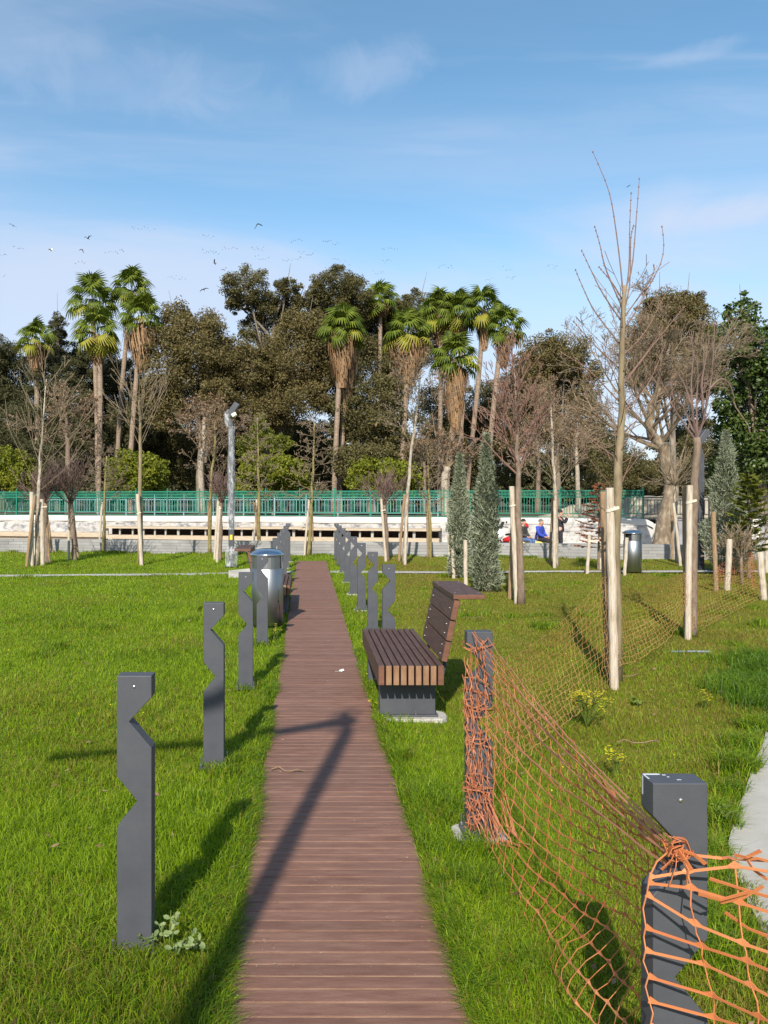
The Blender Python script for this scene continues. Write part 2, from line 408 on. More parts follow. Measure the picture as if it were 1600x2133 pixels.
# shared value noise for lawn shape and grass
_tab = rng.random((256, 256))
def vnoise(x, y):
    x = np.asarray(x, float); y = np.asarray(y, float)
    xi = np.floor(x).astype(int); yi = np.floor(y).astype(int); fx = x - xi; fy = y - yi
    fx = fx*fx*(3-2*fx); fy = fy*fy*(3-2*fy)
    a = _tab[xi & 255, yi & 255]; b = _tab[(xi+1) & 255, yi & 255]; c = _tab[xi & 255, (yi+1) & 255]; d = _tab[(xi+1) & 255, (yi+1) & 255]
    return (a*(1-fx)+b*fx)*(1-fy) + (c*(1-fx)+d*fx)*fy

def lawn_z(x, y):
    x = np.asarray(x, float); y = np.asarray(y, float)
    h = (vnoise(x*.7+3, y*.7+9) - .5) * .05 + (vnoise(x*2.1+30, y*2.1+7) - .5) * .022
    near = np.clip((np.maximum(PATH_X0 - x, x - PATH_X1) - .02) / .5, 0, 1)      # level beside the boards
    return h * near - .008

# broad ground to the horizon
MB().add([(-600,-600,PROM-.004),(600,-600,PROM-.004),(600,900,PROM-.004),(-600,900,PROM-.004)], [(0,1,2,3)]).build('ground', MT['earth'])['kind'] = 'structure'

# lawn material
m, nt, n_, l_ = new_mat('mown lawn')
out = n_.new('ShaderNodeOutputMaterial'); p = n_.new('ShaderNodeBsdfPrincipled'); l_.new(p.outputs[0], out.inputs[0])
g = n_.new('ShaderNodeNewGeometry'); pos = g.outputs['Position']
na = noise(n_, l_, pos, .55, 5, .6); nb = noise(n_, l_, pos, 9, 6, .65); nc = noise(n_, l_, pos, 70, 3, .6)
ra = ramp(n_, [(.3,(.115,.178,.009)),(.5,(.15,.205,.010)),(.68,(.185,.195,.018)),(.8,(.20,.17,.03))])
rb = ramp(n_, [(.32,(.065,.105,.008)),(.55,(.135,.18,.012)),(.75,(.20,.22,.022))])
l_.new(na.outputs['Fac'], ra.inputs[0]); l_.new(nb.outputs['Fac'], rb.inputs[0])
mm = n_.new('ShaderNodeMix'); mm.data_type = 'RGBA'; mm.inputs[0].default_value = .45
l_.new(ra.outputs[0], mm.inputs[6]); l_.new(rb.outputs[0], mm.inputs[7])
# drier turf right of the boards
sp = n_.new('ShaderNodeSeparateXYZ'); l_.new(pos, sp.inputs[0])
mr = n_.new('ShaderNodeMapRange'); mr.inputs[1].default_value = .6; mr.inputs[2].default_value = 1.7; mr.inputs[3].default_value = 0; mr.inputs[4].default_value = 1; l_.new(sp.outputs[0], mr.inputs[0])
nd2 = noise(n_, l_, pos, 1.3, 5, .6); mrn = n_.new('ShaderNodeMapRange'); mrn.inputs[1].default_value = .35; mrn.inputs[2].default_value = .6; l_.new(nd2.outputs['Fac'], mrn.inputs[0])
ml = n_.new('ShaderNodeMath'); ml.operation = 'MULTIPLY'; l_.new(mr.outputs[0], ml.inputs[0]); l_.new(mrn.outputs[0], ml.inputs[1])
ml2 = n_.new('ShaderNodeMath'); ml2.operation = 'MULTIPLY'; ml2.inputs[1].default_value = .85; l_.new(ml.outputs[0], ml2.inputs[0])
rd = ramp(n_, [(.3,(.12,.125,.014)),(.55,(.19,.165,.025)),(.8,(.26,.20,.05))]); l_.new(nb.outputs['Fac'], rd.inputs[0])
mz = n_.new('ShaderNodeMix'); mz.data_type = 'RGBA'; l_.new(ml2.outputs[0], mz.inputs[0]); l_.new(mm.outputs[2], mz.inputs[6]); l_.new(rd.outputs[0], mz.inputs[7])
l_.new(mz.outputs[2], p.inputs['Base Color']); p.inputs['Roughness'].default_value = .9; p.inputs['Specular IOR Level'].default_value = .15
b = n_.new('ShaderNodeBump'); b.inputs['Strength'].default_value = .9; b.inputs['Distance'].default_value = .03
l_.new(nc.outputs['Fac'], b.inputs['Height']); l_.new(b.outputs[0], p.inputs['Normal'])
MT['lawn'] = m

# lawn: a grid in the wall's own directions, ending at the grey wall
def lawn():
    ts = np.concatenate([np.arange(-60, -14, 4.), np.arange(-14, 30, .3), np.arange(30, 80, 4.)])
    os_ = np.concatenate([-np.array([.0]), -np.arange(.3, 26, .3), -np.arange(26, 60, 4.)])
    T, O = np.meshgrid(ts, os_)
    X = GW.p.x + GW.d.x*T + GW.n.x*O; Y = GW.p.y + GW.d.y*T + GW.n.y*O
    Z = lawn_z(X, Y)
    nx, ny = len(ts), len(os_)
    V = np.stack([X.ravel(), Y.ravel(), Z.ravel()], 1)
    i = np.arange(nx*ny).reshape(ny, nx)
    F = np.stack([i[:-1,:-1], i[1:,:-1], i[1:,1:], i[:-1,1:]], -1).reshape(-1, 4)
    me = np_mesh('lawn', V, F.ravel(), np.full(len(F), 4), [MT['lawn']], smooth=True)
    return link('lawn', me)
lawn()['kind'] = 'structure'

# boardwalk: cross boards over a pale tan sheet that shows in the joints
mb = MB(); y = -3.0; pit = .0685
while y < PATH_END:
    dz = U(-.0012, .0012); e0, e1 = U(-.006,.006), U(-.006,.006)
    mb.box(PATH_X0+e0, PATH_X1+e1, y + .0022 + U(0,.0012), y + pit - .0022 - U(0,.0012), .004, .026 + dz)
    y += pit
bw = mb.build('boardwalk', MT['board'], bevel=.0015); bw['kind'] = 'structure'
MT['joint_tan'] = M('pale tan joint sheet', [(.3,(.20,.13,.08)),(.55,(.40,.28,.17)),(.8,(.52,.38,.24))], 9, (1,3,1), rough=1, world=True)
MB().box(PATH_X0+.01, PATH_X1-.01, -3, PATH_END, .002, .0225).build('path_joint_sheet', MT['joint_tan'])['kind'] = 'structure'

# gravel strip across the lawn
for k, (pts, nm) in enumerate((([(-260,1201),(0,1199),(110,1198),(250,1197),(420,1195),(500,1193.5),(618,1191)], 'gravel_strip'),
                               ([(688,1190.5),(800,1191),(930,1192),(1060,1191),(1160,1190),(1340,1190),(1480,1189.5),(1700,1189)], 'gravel_strip'))):
    mb = MB(); V = []
    for (px, py) in pts:
        c = G(px, py, .02); V.append((c.x, c.y))
    dense = []
    for a, b2 in zip(V[:-1], V[1:]):
        for t in np.linspace(0, 1, 24)[:-1]: dense.append((a[0]+(b2[0]-a[0])*t, a[1]+(b2[1]-a[1])*t))
    P = []
    for (x, y_) in dense:
        wv = .30 + .22*(vnoise(x*1.3, 7.7) - .5) * 2
        wv = max(.05, wv * (1 if vnoise(x*.6+4, 2.2) > .25 else .5))
        P += [(x, y_-wv*.5 + U(-.05,.05), .012), (x, y_+wv*.5 + U(-.05,.05), .02), (x, y_, .038)]
    F = []
    for i in range(len(dense)-1):
        a = i*3; F += [(a, a+3, a+5, a+2), (a+2, a+5, a+4, a+1)]
    mb.add(P, F).build(nm, MT['gravel'], smooth=True)['kind'] = 'structure'

# concrete path at the right with a ragged grass edge
E = [(1640,1440),(1605,1490),(1590,1540),(1562,1610),(1553,1660),(1530,1700),(1518,1760),(1535,1820),(1560,1880),(1600,1960),(1640,2040)]
P = [G(a, b_, .0) for a, b_ in E]
V = [(p_.x + U(-.01,.01), p_.y, .012) for p_ in P] + [(p_.x + 2.4, p_.y, .012) for p_ in P]
n = len(P)
mb = MB().add(V, [(i+1, i, n+i, n+i+1) for i in range(n-1)])
V2 = [(a, b_, c-.05) for a, b_, c in V]
mb.add(V[:n]+V2[:n], [(i, i+1, n+i+1, n+i) for i in range(n-1)])
mb.build('side_path', MT['slab'])['kind'] = 'structure'

# promenade and park terrain
MB().add([GW.at(-80,.0,PROM), GW.at(90,.0,PROM), WW.at(80,.6,PROM), WW.at(-70,.6,PROM)], [(0,1,2,3)]).build('promenade', MT['slab'])['kind'] = 'structure'
MB().add([WW.at(-120,.3,TERR), WW.at(140,.3,TERR), WW.at(600,700,TERR+.5), WW.at(-600,700,TERR+.5)], [(0,1,2,3)]).build('park_terrain', MT['earth'])['kind'] = 'structure'

def wall_box(line, t0, t1, o0, o1, z0, z1, mb=None, mi=0):
    mb = mb or MB()
    P = [line.at(t0,o0,z0), line.at(t1,o0,z0), line.at(t1,o1,z0), line.at(t0,o1,z0), line.at(t0,o0,z1), line.at(t1,o0,z1), line.at(t1,o1,z1), line.at(t0,o1,z1)]
    return mb.add(P, [(3,2,1,0),(4,5,6,7),(0,1,5,4),(1,2,6,5),(2,3,7,6),(3,0,4,7)], mi)

# low grey block wall: courses of slightly uneven long blocks
m, nt, n_, l_ = new_mat('grey split blocks')
out = n_.new('ShaderNodeOutputMaterial'); p = n_.new('ShaderNodeBsdfPrincipled'); l_.new(p.outputs[0], out.inputs[0])
g = n_.new('ShaderNodeNewGeometry'); na = noise(n_, l_, g.outputs['Position'], 1.2, 6, .6)
ra = ramp(n_, [(.3,(.215,.21,.205)),(.6,(.285,.28,.275)),(.8,(.345,.335,.325))]); l_.new(na.outputs['Fac'], ra.inputs[0])
hv = n_.new('ShaderNodeHueSaturation'); mv = n_.new('ShaderNodeMapRange'); mv.inputs[3].default_value = .86; mv.inputs[4].default_value = 1.1
l_.new(g.outputs['Random Per Island'], mv.inputs[0]); l_.new(mv.outputs[0], hv.inputs['Value']); l_.new(ra.outputs[0], hv.inputs['Color'])
l_.new(hv.outputs[0], p.inputs['Base Color']); p.inputs['Roughness'].default_value = .92
MT['blocks'] = m
mb = MB()
gt0, gt1 = -14.0, 26.0
nc_ = 6; hc = (.405+.12)/nc_
for c in range(nc_):
    t = gt0 - U(0, .5)
    while t < gt1:
        ln = U(.5, .7); o = U(-.006, .006)
        wall_box(GW, t+.004, t+ln-.004, o, .24+o, -.12 + c*hc + .003, -.12 + (c+1)*hc - .003, mb)
        t += ln
wall_box(GW, gt0, gt1, .012, .22, PROM, .40, mb)
tag(mb.build('block_wall', MT['blocks']), 'low grey block wall closing the far end of the lawn', 'wall')
# ================================================================ far walls and railings
t_end = WW.t_px(1361)
wt = thing('white_wall', 'long whitewashed rough stone retaining wall under the sea green railing', 'wall')
mb = MB(); nx, nz = 260, 14
ts = np.linspace(-30, t_end, nx)
V = []; F = []
for j in range(nz):
    z = PROM + (.63 - PROM) * j / (nz-1)
    for i, t in enumerate(ts):
        o = -.02 - .10*(vnoise(t*2.2, z*2.6+5) - .35) - .05*(vnoise(t*6, z*7+3) - .5)
        if t > t_end - .5: o += .12 * ((t - t_end + .5)/.5)**2
        V.append(WW.at(t, o, z))
for j in range(nz-1):
    for i in range(nx-1): F.append((j*nx+i, j*nx+i+1, (j+1)*nx+i+1, (j+1)*nx+i))
mb.add(V, F); mb.build('rubble_face', MT['rubble'], wt)
mb = MB(); V = []; F = []
prof = [(-.06,.60),(-.075,.66),(-.07,.80),(-.04,.855),(.02,.87),(.40,.87),(.40,PROM)]
for i, t in enumerate(ts):
    k = max(0, (t - (t_end - .55))/.55); drop = .16 * k**3
    for (o, z) in prof: V.append(WW.at(t, o + .012*(vnoise(t*1.1, z*9)-.5), z + .02*(vnoise(t*.9, 3.3)-.5) - (drop if z > .6 else 0)))
q = len(prof)
for i in range(nx-1):
    for j in range(q-1): F.append((i*q+j, (i+1)*q+j, (i+1)*q+j+1, i*q+j+1))
F.append(tuple((nx-1)*q + j for j in range(q))); 
mb.add(V, F).build('coping', MT['white_wall'], wt)
mb = MB(); wall_box(WW, t_end-.02, t_end+.16, -.0, .4, PROM, .66, mb); mb.build('end_pier', MT['rubble'], wt, bevel=.05)

# return wall in the gap, its shade put into the grey colour, then white wall again with a dark opening
tg0, tg1 = t_end + .17, WW.t_px(1486)
tag(wall_box(WW, tg0, tg1, .35, .6, PROM, .84).build('shade_grey_wall', MT['shade_grey']), 'short shade toned grey wall behind the leaning plane trunk', 'wall')
to0, to1 = WW.t_px(1583), WW.t_px(1640)
w2 = thing('white_wall', 'white wall end behind the cypress at the right, with a dark grey opening', 'wall')
mb = MB(); wall_box(WW, tg1+.003, to0, -.05, .4, PROM, .87, mb); wall_box(WW, to1, to1+14, -.05, .4, PROM, .87, mb); wall_box(WW, to0, to1, -.05, .4, .72, .87, mb)
mb.build('wall_face', MT['white_wall'], w2, bevel=.02)
mb = MB(); wall_box(WW, to0+.003, to1-.003, .15, .3, PROM, .717, mb); mb.build('opening_shade', MT['shade_grey'], w2)  # grey panel standing for the shade inside the opening

def railing(name, label, line, off, t0, bays, bay, z0, zrail, ztop, mat, gap=.105, band=True):
    th = thing(name, label, 'railing')
    ob = bpy.data.objects
    # one bay in local axes, x along the wall
    mb = MB(); r = .011
    mb.box(.03, bay-.03, -.022, .022, ztop-.045, ztop)
    mb.box(.03, bay-.03, -.018, .018, zrail-.02, zrail+.02)
    if band:
        mb.box(.03, bay-.03, -.012, .012, (zrail+ztop)/2-.03, (zrail+ztop)/2)
        for i in range(1, int(bay/.06)):
            x = .03 + (bay-.06)*i/int(bay/.06); mb.box(x-.011, x+.011, -.008, .008, zrail+.02, ztop-.045)
    mb.box(.03, bay-.03, -.018, .018, z0+.17, z0+.21); mb.box(.03, bay-.03, -.014, .014, z0+.035, z0+.06)
    k = int((bay-.06)/gap)
    for i in range(1, k):
        x = .03 + (bay-.06)*i/k; mb.box(x-r, x+r, -r, r, z0+.21, zrail-.02)
    pm = mb.mesh('railing_bay', mat)
    mb = MB(); mb.box(-.03, .03, -.03, .03, z0, ztop+.07); mb.ell((0,0,ztop+.1), (.035,.035,.035), 8, 6); postm = mb.mesh('railing_post', mat)
    for i in range(bays+1):
        p_ = line.at(t0 + i*bay, off, 0)
        if i < bays:
            o = link('railing_panel', pm, th, p_); o.rotation_euler = (0,0,line.rot())
        o = link('post', postm, th, p_); o.rotation_euler = (0,0,line.rot())
    return th
t1 = WW.t_px(1341); nb_ = 26
railing('railing', 'sea green metal railing with upright bars standing on the white wall', WW, .12, t1 - nb_*1.6, nb_, 1.6, .87, 1.74, 2.03, MT['green_rail'])
railing('railing', 'short plain black metal railing where the plane tree leans', WW, .42, t1 + .06, 2, (WW.t_px(1480)-t1)/2, .845, 1.62, 1.74, MT['black_rail'], .12, False)
railing('railing', 'pale blue barred railing seen through the green one', WW, 3.2, -14, 22, 1.6, TERR, 1.63, 1.76, MT['blue_rail'], .15, False)
railing('railing', 'black railing on the white wall end beyond the yellow green conifer', WW, .2, WW.t_px(1520), 3, 1.6, .87, 1.62, 1.74, MT['black_rail'], .12, False)
# rubble bank behind the railing
mb = MB(); V = []; F = []
ta, tb = WW.t_px(1120, 4), WW.t_px(1500, 4); nn = 70
for i in range(nn):
    t = ta + (tb-ta)*i/(nn-1); k = i/(nn-1)
    h = (.45 + .55*min(1, k*1.6)) * (.92+.16*vnoise(t*1.4, 1)) * min(1, k*5+.05)
    for (o, z) in ((3.4, TERR-.1), (3.5+.1*vnoise(t*3,4), TERR+h*.5), (3.6, TERR+h), (4.2, TERR+h*1.02), (4.6, TERR-.1)): V.append(WW.at(t, o, z + .05*(vnoise(t*4,o*5)-.5)))
for i in range(nn-1):
    for j in range(4): F.append((i*5+j, (i+1)*5+j, (i+1)*5+j+1, i*5+j+1))
tag(mb.add(V, F).build('stone_bank', MT['stone_pale']), 'pale rubble stone bank rising behind the railing at the right', 'stone wall')

# low timber structure with dark bays against the white wall
tf = thing('timber_frame', 'long low raw timber frame with a row of dark open bays under the white wall', 'timber frame')
OFF = -1.0
a0, a1 = WW.t_px(221, OFF), WW.t_px(912, OFF)
mb = MB(); seg = [(a0-.1, a0+7.3, 0), (a0+7.1, a0+9.4, .035), (a0+9.2, a0+15.2, .0), (a0+14.9, a1+.12, .03)]
for s0, s1, dz in seg: wall_box(WW, s0, min(s1, a1+.12), OFF-.18-dz, -.2, .315+dz, .40+dz, mb)
mb.build('top_plank', MT['timber'], tf)
mb = MB(); wall_box(WW, a0-.12, a1+.06, OFF-.1, -.25, -.17, .012, mb); wall_box(WW, a0, a1-.2, OFF-.05, -.25, PROM, -.26, mb); mb.build('bottom_plank', MT['timber'], tf)
mb = MB(); wall_box(WW, a0, a1, -.42, -.36, -.26, .315, mb); wall_box(WW, a0, a1, OFF+.2, -.4, -.262, -.258, mb); mb.build('bay_shade_board', MT['bay_shade'], tf)  # dark backing and strip: the shade inside the bays given as colour
t = a0; k = 0
while t < a1:
    o = wall_box(WW, t, t+(.075 if k % 3 else .11), OFF-.02, OFF+.05, .0125, .314).build('post', MT['timber_grey'], tf)
    t += U(.5, .68); k += 1
bm_ = wall_box(WW, WW.t_px(-160, OFF), a0-.14, OFF-.12, OFF+.5, -.10, .10)
wall_box(WW, WW.t_px(-160, OFF), a0-.15, OFF+.02, OFF+.48, PROM, -.10, bm_)
tag(bm_.build('timber_beam', MT['timber']), 'plain raw timber beam running left from the timber frame', 'timber')

# ================================================================ notched bollards
def bollard_mesh(mirror):
    w, h = .0625, 1.0
    R = [(w,.075+0),(w*-.30,.163),(w,.256)]
    Lf = [(-w,.356),(w*.22,.446),(-w,.538)]
    pts = [(w, h)] + [(x, h*(1-f)) for x, f in R] + [(w, .02)] + [(-w,.02)] + [(x, h*(1-f)) for x, f in reversed(Lf)] + [(-w, h)]
    # clockwise from top right going down -> reverse for ccw seen from -y
    pts = pts[::-1]
    if mirror: pts = [(-x, z) for x, z in pts][::-1]
    mb = MB(); mb.prism(pts, -.0325, .0325)
    return mb.mesh('bollard_body', MT['steel_dark'])
BM = [bollard_mesh(False), bollard_mesh(True)]
pl = MB(); pl.box(-.085,.085,-.065,.065,.008,.02); PLM = pl.mesh('base_plate', MT['steel_dark'])
sc = MB(); sc.lathe([(.0045,0),(.0045,.003),(.002,.004)], 10); SCM = sc.mesh('screw', MT['screw'])
bo = MB(); bo.lathe([(.005,0),(.005,.055)], 8); bo.lathe([(.011,.004),(.011,.014)], 6); BOM = bo.mesh('anchor_bolt', MT['screw'])
ft = MB()
def slab_blob(mb, rx, ry, z0, z1, n=22, seed=0):
    V = []; 
    for k in range(n):
        a = 2*PI*k/n; e = 5.0
        rr = (abs(cos(a))**e + abs(sin(a))**e)**(-1/e) * (1 + .07*(vnoise(k*1.7+seed, seed)-.5))
        V.append((rx*rr*cos(a), ry*rr*sin(a)))
    P = [(x*1.04, y*1.04, z0) for x, y in V] + [(x, y, z1-.006) for x, y in V] + [(x*.95, y*.95, z1) for x, y in V]
    F = [(i+n*j, (i+1) % n + n*j, (i+1) % n + n*(j+1), i+n*(j+1)) for j in range(2) for i in range(n)] + [tuple(range(2*n, 3*n))]
    return mb.add(P, F)
slab_blob(ft, .125, .105, -.06, .0075); FTM = ft.mesh('footing', MT['concrete'])

def bollard(x, y, mirror, label, group, foot, rz=0, sink=0):
    t = thing('bollard', label, 'bollard', (x, y, -sink), rz, group); t.scale = (1, 1, 1.0 if mirror else 1.015)
    b = link('body', BM[mirror], t)
    bv = b.modifiers.new('edge', 'BEVEL'); bv.width = .0022; bv.segments = 2; bv.limit_method = 'ANGLE'
    link('base_plate', PLM, t)
    s_ = link('screw', SCM, t, (0, -.0326, .962)); s_.rotation_euler = (PI/2, 0, 0)
    for i, j in ((-1,-1),(1,-1),(-1,1),(1,1)): link('anchor_bolt', BOM, t, (i*.072, j*.052, .02))
    if foot: link('footing', FTM, t)
    return t
ORD = ['first','second','third','fourth','fifth','sixth','seventh','eighth','ninth','tenth','eleventh','twelfth']
RBO = []
LB = [(-.620,2.76),(-.570,4.70),(-.530,6.66),(-.500,8.62),(-.50,12.62),(-.495,14.5),(-.495,16.45),(-.495,18.4),(-.495,20.3)]
LL = ['nearest dark grey notched bollard on the left, a pale weed at its foot',
      'second dark grey notched bollard of the left row, a shadow band across its lower half',
      'third dark grey notched bollard of the left row, two before the steel bin',
      'dark grey notched bollard standing directly in front of the near steel litter bin',
      'first dark grey notched bollard beyond the left bench',
      'second dark grey notched bollard beyond the left bench',
      'third dark grey notched bollard beyond the left bench',
      'last but one dark grey notched bollard of the left row',
      'farthest dark grey notched bollard of the left row, near the boardwalk end']
for (x, y), lb in zip(LB, LL):
    bollard(x, y + .0325, 0, lb, 'notched bollards along the left of the boardwalk', y > 18, rz=U(-.02,.02))
RB = [(.855,1.757),(.848,3.76),(.815,7.62),(.815,9.45),(.815,11.4),(.815,13.35),(.815,15.3),(.81,17.2),(.81,19.1),(.81,20.9)]
RL = ['nearest dark grey notched bollard at the right, orange netting knotted round its notch',
      'dark grey notched bollard wrapped from top to foot in bunched orange netting',
      'dark grey notched bollard just behind the right bench, the nearer one',
      'second dark grey notched bollard behind the right bench',
      'dark grey notched bollard on a bare concrete pad, third behind the right bench',
      'dark grey notched bollard on a bare concrete pad, fourth behind the right bench',
      'dark grey notched bollard on a bare concrete pad, fifth behind the right bench',
      'sixth dark grey notched bollard behind the right bench',
      'last but one dark grey notched bollard of the right row',
      'farthest dark grey notched bollard of the right row, near the boardwalk end']
for i, ((x, y), lb) in enumerate(zip(RB, RL)):
    RBO.append(bollard(x, y + .0325, 1, lb, 'notched bollards along the right of the boardwalk', i in (1,4,5,6,7), rz=U(-.015,.015)))
mb = MB(); mb.box(-.060,-.022,.022,.028,1.0003,1.0012); mb.box(-.0633,-.0627,.020,.026,.955,.998); mb.box(-.018,-.010,.018,.022,1.0003,1.001); mb.box(-.012,-.007,.006,.009,1.0003,1.001); mb.box(.002,.012,-.012,-.010,1.0003,1.001); mb.box(-.062,-.058,-.004,.026,1.0003,1.001)
mb.build('paint_scuff', M('chipped pale primer', two((.42,.45,.5),(.55,.58,.62)), 40, rough=.6), RBO[0])

# ================================================================ benches
def bench(label, x0, y0, s):
    t = thing('bench', label, 'bench', (x0, y0, 0), 0, 'slatted benches beside the boardwalk')
    def B(mb, xa, xb, *r, mi=0): mb.box(min(xa*s,xb*s), max(xa*s,xb*s), *r, mi)
    LN = 1.62
    for k in range(9):
        xa = k*.0545; mb = MB(); B(mb, xa, xa+.0435, 0, LN, .288, .432 + U(-.001,.001))
        o = mb.build('slat', [MT['bench_wood']], t, bevel=.003)
        mb = MB(); B(mb, xa+.0025, xa+.041, -.0012, .02, .2905, .4295); mb.build('end_grain', MT['bench_side'] if k in (0,8) else MT['bench_end'], o)
    for y in (.20, 1.30):
        mb = MB(); B(mb, .03, .45, y, y+.11, .02, .2875); B(mb, .01, .47, y-.025, y+.135, .006, .02)
        lg = mb.build('leg', MT['steel_dark'], t, bevel=.003)
        for xx in (.09, .30):
            b2 = link('anchor_bolt', BOM, lg, (xx*s, y-.013, .02)); b2.scale = (.8,.8,.5)
        mb = MB(); slab_blob(mb, .27, .13, -.05, .006, seed=int(y*10)); mb.build('footing', MT['concrete'], t, loc=((.27)*s, y+.05, 0))
    # leaning back of three planks
    d = Vector((.10*s, 0, .47)).normalized(); nrm = Vector((d.z*s, 0, -abs(d.x)*1.0)).normalized()
    base = Vector((.478*s, 0, .445)); ya, yb = .10, 1.06
    for k in range(3):
        z0 = k*.158; c = base + d*(z0+.075) + nrm*.022 + Vector((0,(ya+yb)/2,0))
        mb = MB(); mb.obox(c, nrm*.022, (0,(yb-ya)/2,0), d*.075)
        p_ = mb.build('back_plank', [MT['bench_wood']], t, bevel=.003)
        mb = MB(); mb.obox(Vector((c.x, ya, c.z)), nrm*.0195, (0,.0012,0), d*.0725); mb.build('end_grain', MT['bench_side'], p_)
        for yy in ((.2, .96) if k < 3 else ()):
            for zz in ((-.035,.035) if k < 2 else (0.0,)):
                q_ = link('screw', SCM, p_, c + d*zz - nrm*.0225 + Vector((0, yy-(ya+yb)/2, 0)))
                q_.rotation_euler = (-nrm).to_track_quat('Z','Y').to_euler(); q_.scale = (1.5,1.5,1.2)
    tp = base + d*.475
    mb = MB(); mb.obox(tp + Vector((.108*s, (ya+yb)/2, .012)), (.118,0,.0), (0,(yb-ya)/2,0), (0,0,.018))
    o = mb.build('top_plank', MT['bench_wood'], t, bevel=.003)
    mb = MB(); mb.obox(tp + Vector((.108*s, ya, .012)), (.115,0,0), (0,.0012,0), (0,0,.0155)); mb.build('end_grain', MT['bench_side'], o)
    for xx in (.02,.2):
        for yy in (.2,.96): 
            q_ = link('screw', SCM, o, tp + Vector((xx*s, yy, .0302))); q_.scale = (1.5,1.5,1)
    for yy in (.2, .96):
        mb = MB(); mb.tube([base + nrm*.052 + d*-.12 + Vector((0,yy,0)), base + nrm*.052 + d*.46 + Vector((0,yy,0))], .014, 8)
        mb.tube([base + nrm*.052 + d*-.12 + Vector((0,yy,0)), base + Vector((-.1*s, yy, -.16))], .014, 8)
        mb.build('back_support', MT['steel_dark'], t)
    return t
bench('brown slatted bench right of the boardwalk, its leaning plank back seen end on', .525, 5.62, 1)
bench('brown slatted bench on the left, half hidden behind the near steel bin', -.235, 10.9, -1)

# ================================================================ steel litter bins
def litter_bin(loc, label, rz, sc_, scribble, front):
    t = thing('litter_bin', label, 'bin', loc, rz, 'round steel litter bins'); t.scale = (sc_,)*3
    r = .205
    mb = MB(); mb.lathe([(r-.012,.035),(r,.04),(r,.76),(r-.006,.765)], 56); mb.build('body', MT['stainless'], t, smooth=False)
    ob = t.children[0]; 
    for p_ in ob.data.polygons: p_.use_smooth = len(p_.vertices) == 4
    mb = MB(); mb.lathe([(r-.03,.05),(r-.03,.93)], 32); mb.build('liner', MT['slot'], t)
    mb = MB(); mb.lathe([(r+.003,.925),(r+.028,.93),(r+.028,.945),(r+.020,.952),(r-.01,.975),(r*.75,.998),(r*.4,1.013),(.004,1.018)], 56); mb.build('lid', MT['dome'], t, smooth=True)
    for a0_, a1_ in (front,(55,125),(-12,8),(172,192)):
        mb = MB(); n = 10; V = []
        for k in range(n+1):
            a = rad(a0_ + (a1_-a0_)*k/n)
            for z in (.758,.926): V.append((r*1.004*cos(a), r*1.004*sin(a), z))
            for z in (.758,.926): V.append((r*.975*cos(a), r*.975*sin(a), z))
        F = []
        for k in range(n): 
            b_ = k*4; F += [(b_,b_+4,b_+5,b_+1),(b_+2,b_+3,b_+7,b_+6),(b_+1,b_+5,b_+7,b_+3),(b_,b_+2,b_+6,b_+4)]
        F += [(0,1,3,2),(n*4,n*4+2,n*4+3,n*4+1)]
        mb.add(V, F).build('collar_plate', MT['stainless'], t, smooth=False)
    for a in (45,135,225,315):
        mb = MB(); mb.lathe([(.02,-.02),(.02,.045)], 10, (.15*cos(rad(a)), .15*sin(rad(a)), 0)); mb.build('foot', MT['steel_dark'], t)
    if scribble:
        mb = MB()
        def pen(pts): 
            P = []
            for a, z in pts: P.append((1.0015*r*cos(rad(a)), 1.0015*r*sin(rad(a)), z))
            mb.tube(P, .0035, 5)
        pen([(-58,.12),(-55,.2),(-52,.30),(-46,.36),(-41,.28),(-38,.2),(-36,.12)])
        pen([(-66,.17),(-62,.22),(-60,.28),(-63,.24)]); pen([(-60,.14),(-56,.17),(-52,.2)]); pen([(-50,.34),(-47,.42),(-45,.50)])
        pen([(-49,.36),(-44,.33),(-40,.22),(-42,.14)])
        mb.build('scribble', MT['ink'], t)
    return t
litter_bin(AT(557, 1140, 9.95)*1.0 - Vector((0,0,AT(557,1140,9.95).z)), 'stainless steel litter bin with domed lid and black scribble beside the left bench', .05, 1.0, True, (-168,-38))
q = G(1318, 1193); litter_bin((q.x, q.y, 0), 'stainless steel litter bin alone at the far right near the gravel strip', .1, .95, False, (-125,-62))

# ================================================================ street lamps
m, nt, n_, l_ = new_mat('clear wrapping film')
out = n_.new('ShaderNodeOutputMaterial'); tr = n_.new('ShaderNodeBsdfTransparent'); gl = n_.new('ShaderNodeBsdfPrincipled')
gl.inputs['Base Color'].default_value = (.75,.77,.8,1); gl.inputs['Roughness'].default_value = .25
g = n_.new('ShaderNodeTexCoord'); mp = n_.new('ShaderNodeMapping'); mp.inputs['Scale'].default_value = (6,6,2.2); mp.inputs['Rotation'].default_value = (.5,.4,0); l_.new(g.outputs['Object'], mp.inputs[0])
na = noise(n_, l_, mp.outputs[0], 2.2, 6, .6, 1.5); mr = n_.new('ShaderNodeMapRange'); mr.inputs[1].default_value = .45; mr.inputs[2].default_value = .68; mr.inputs[3].default_value = .10; mr.inputs[4].default_value = .6
l_.new(na.outputs['Fac'], mr.inputs[0]); mx = n_.new('ShaderNodeMixShader'); l_.new(mr.outputs[0], mx.inputs[0]); l_.new(tr.outputs[0], mx.inputs[1]); l_.new(gl.outputs[0], mx.inputs[2])
b = n_.new('ShaderNodeBump'); b.inputs['Strength'].default_value = .8; b.inputs['Distance'].default_value = .04; l_.new(na.outputs['Fac'], b.inputs['Height']); l_.new(b.outputs[0], gl.inputs['Normal'])
l_.new(mx.outputs[0], out.inputs[0]); MT['film'] = m

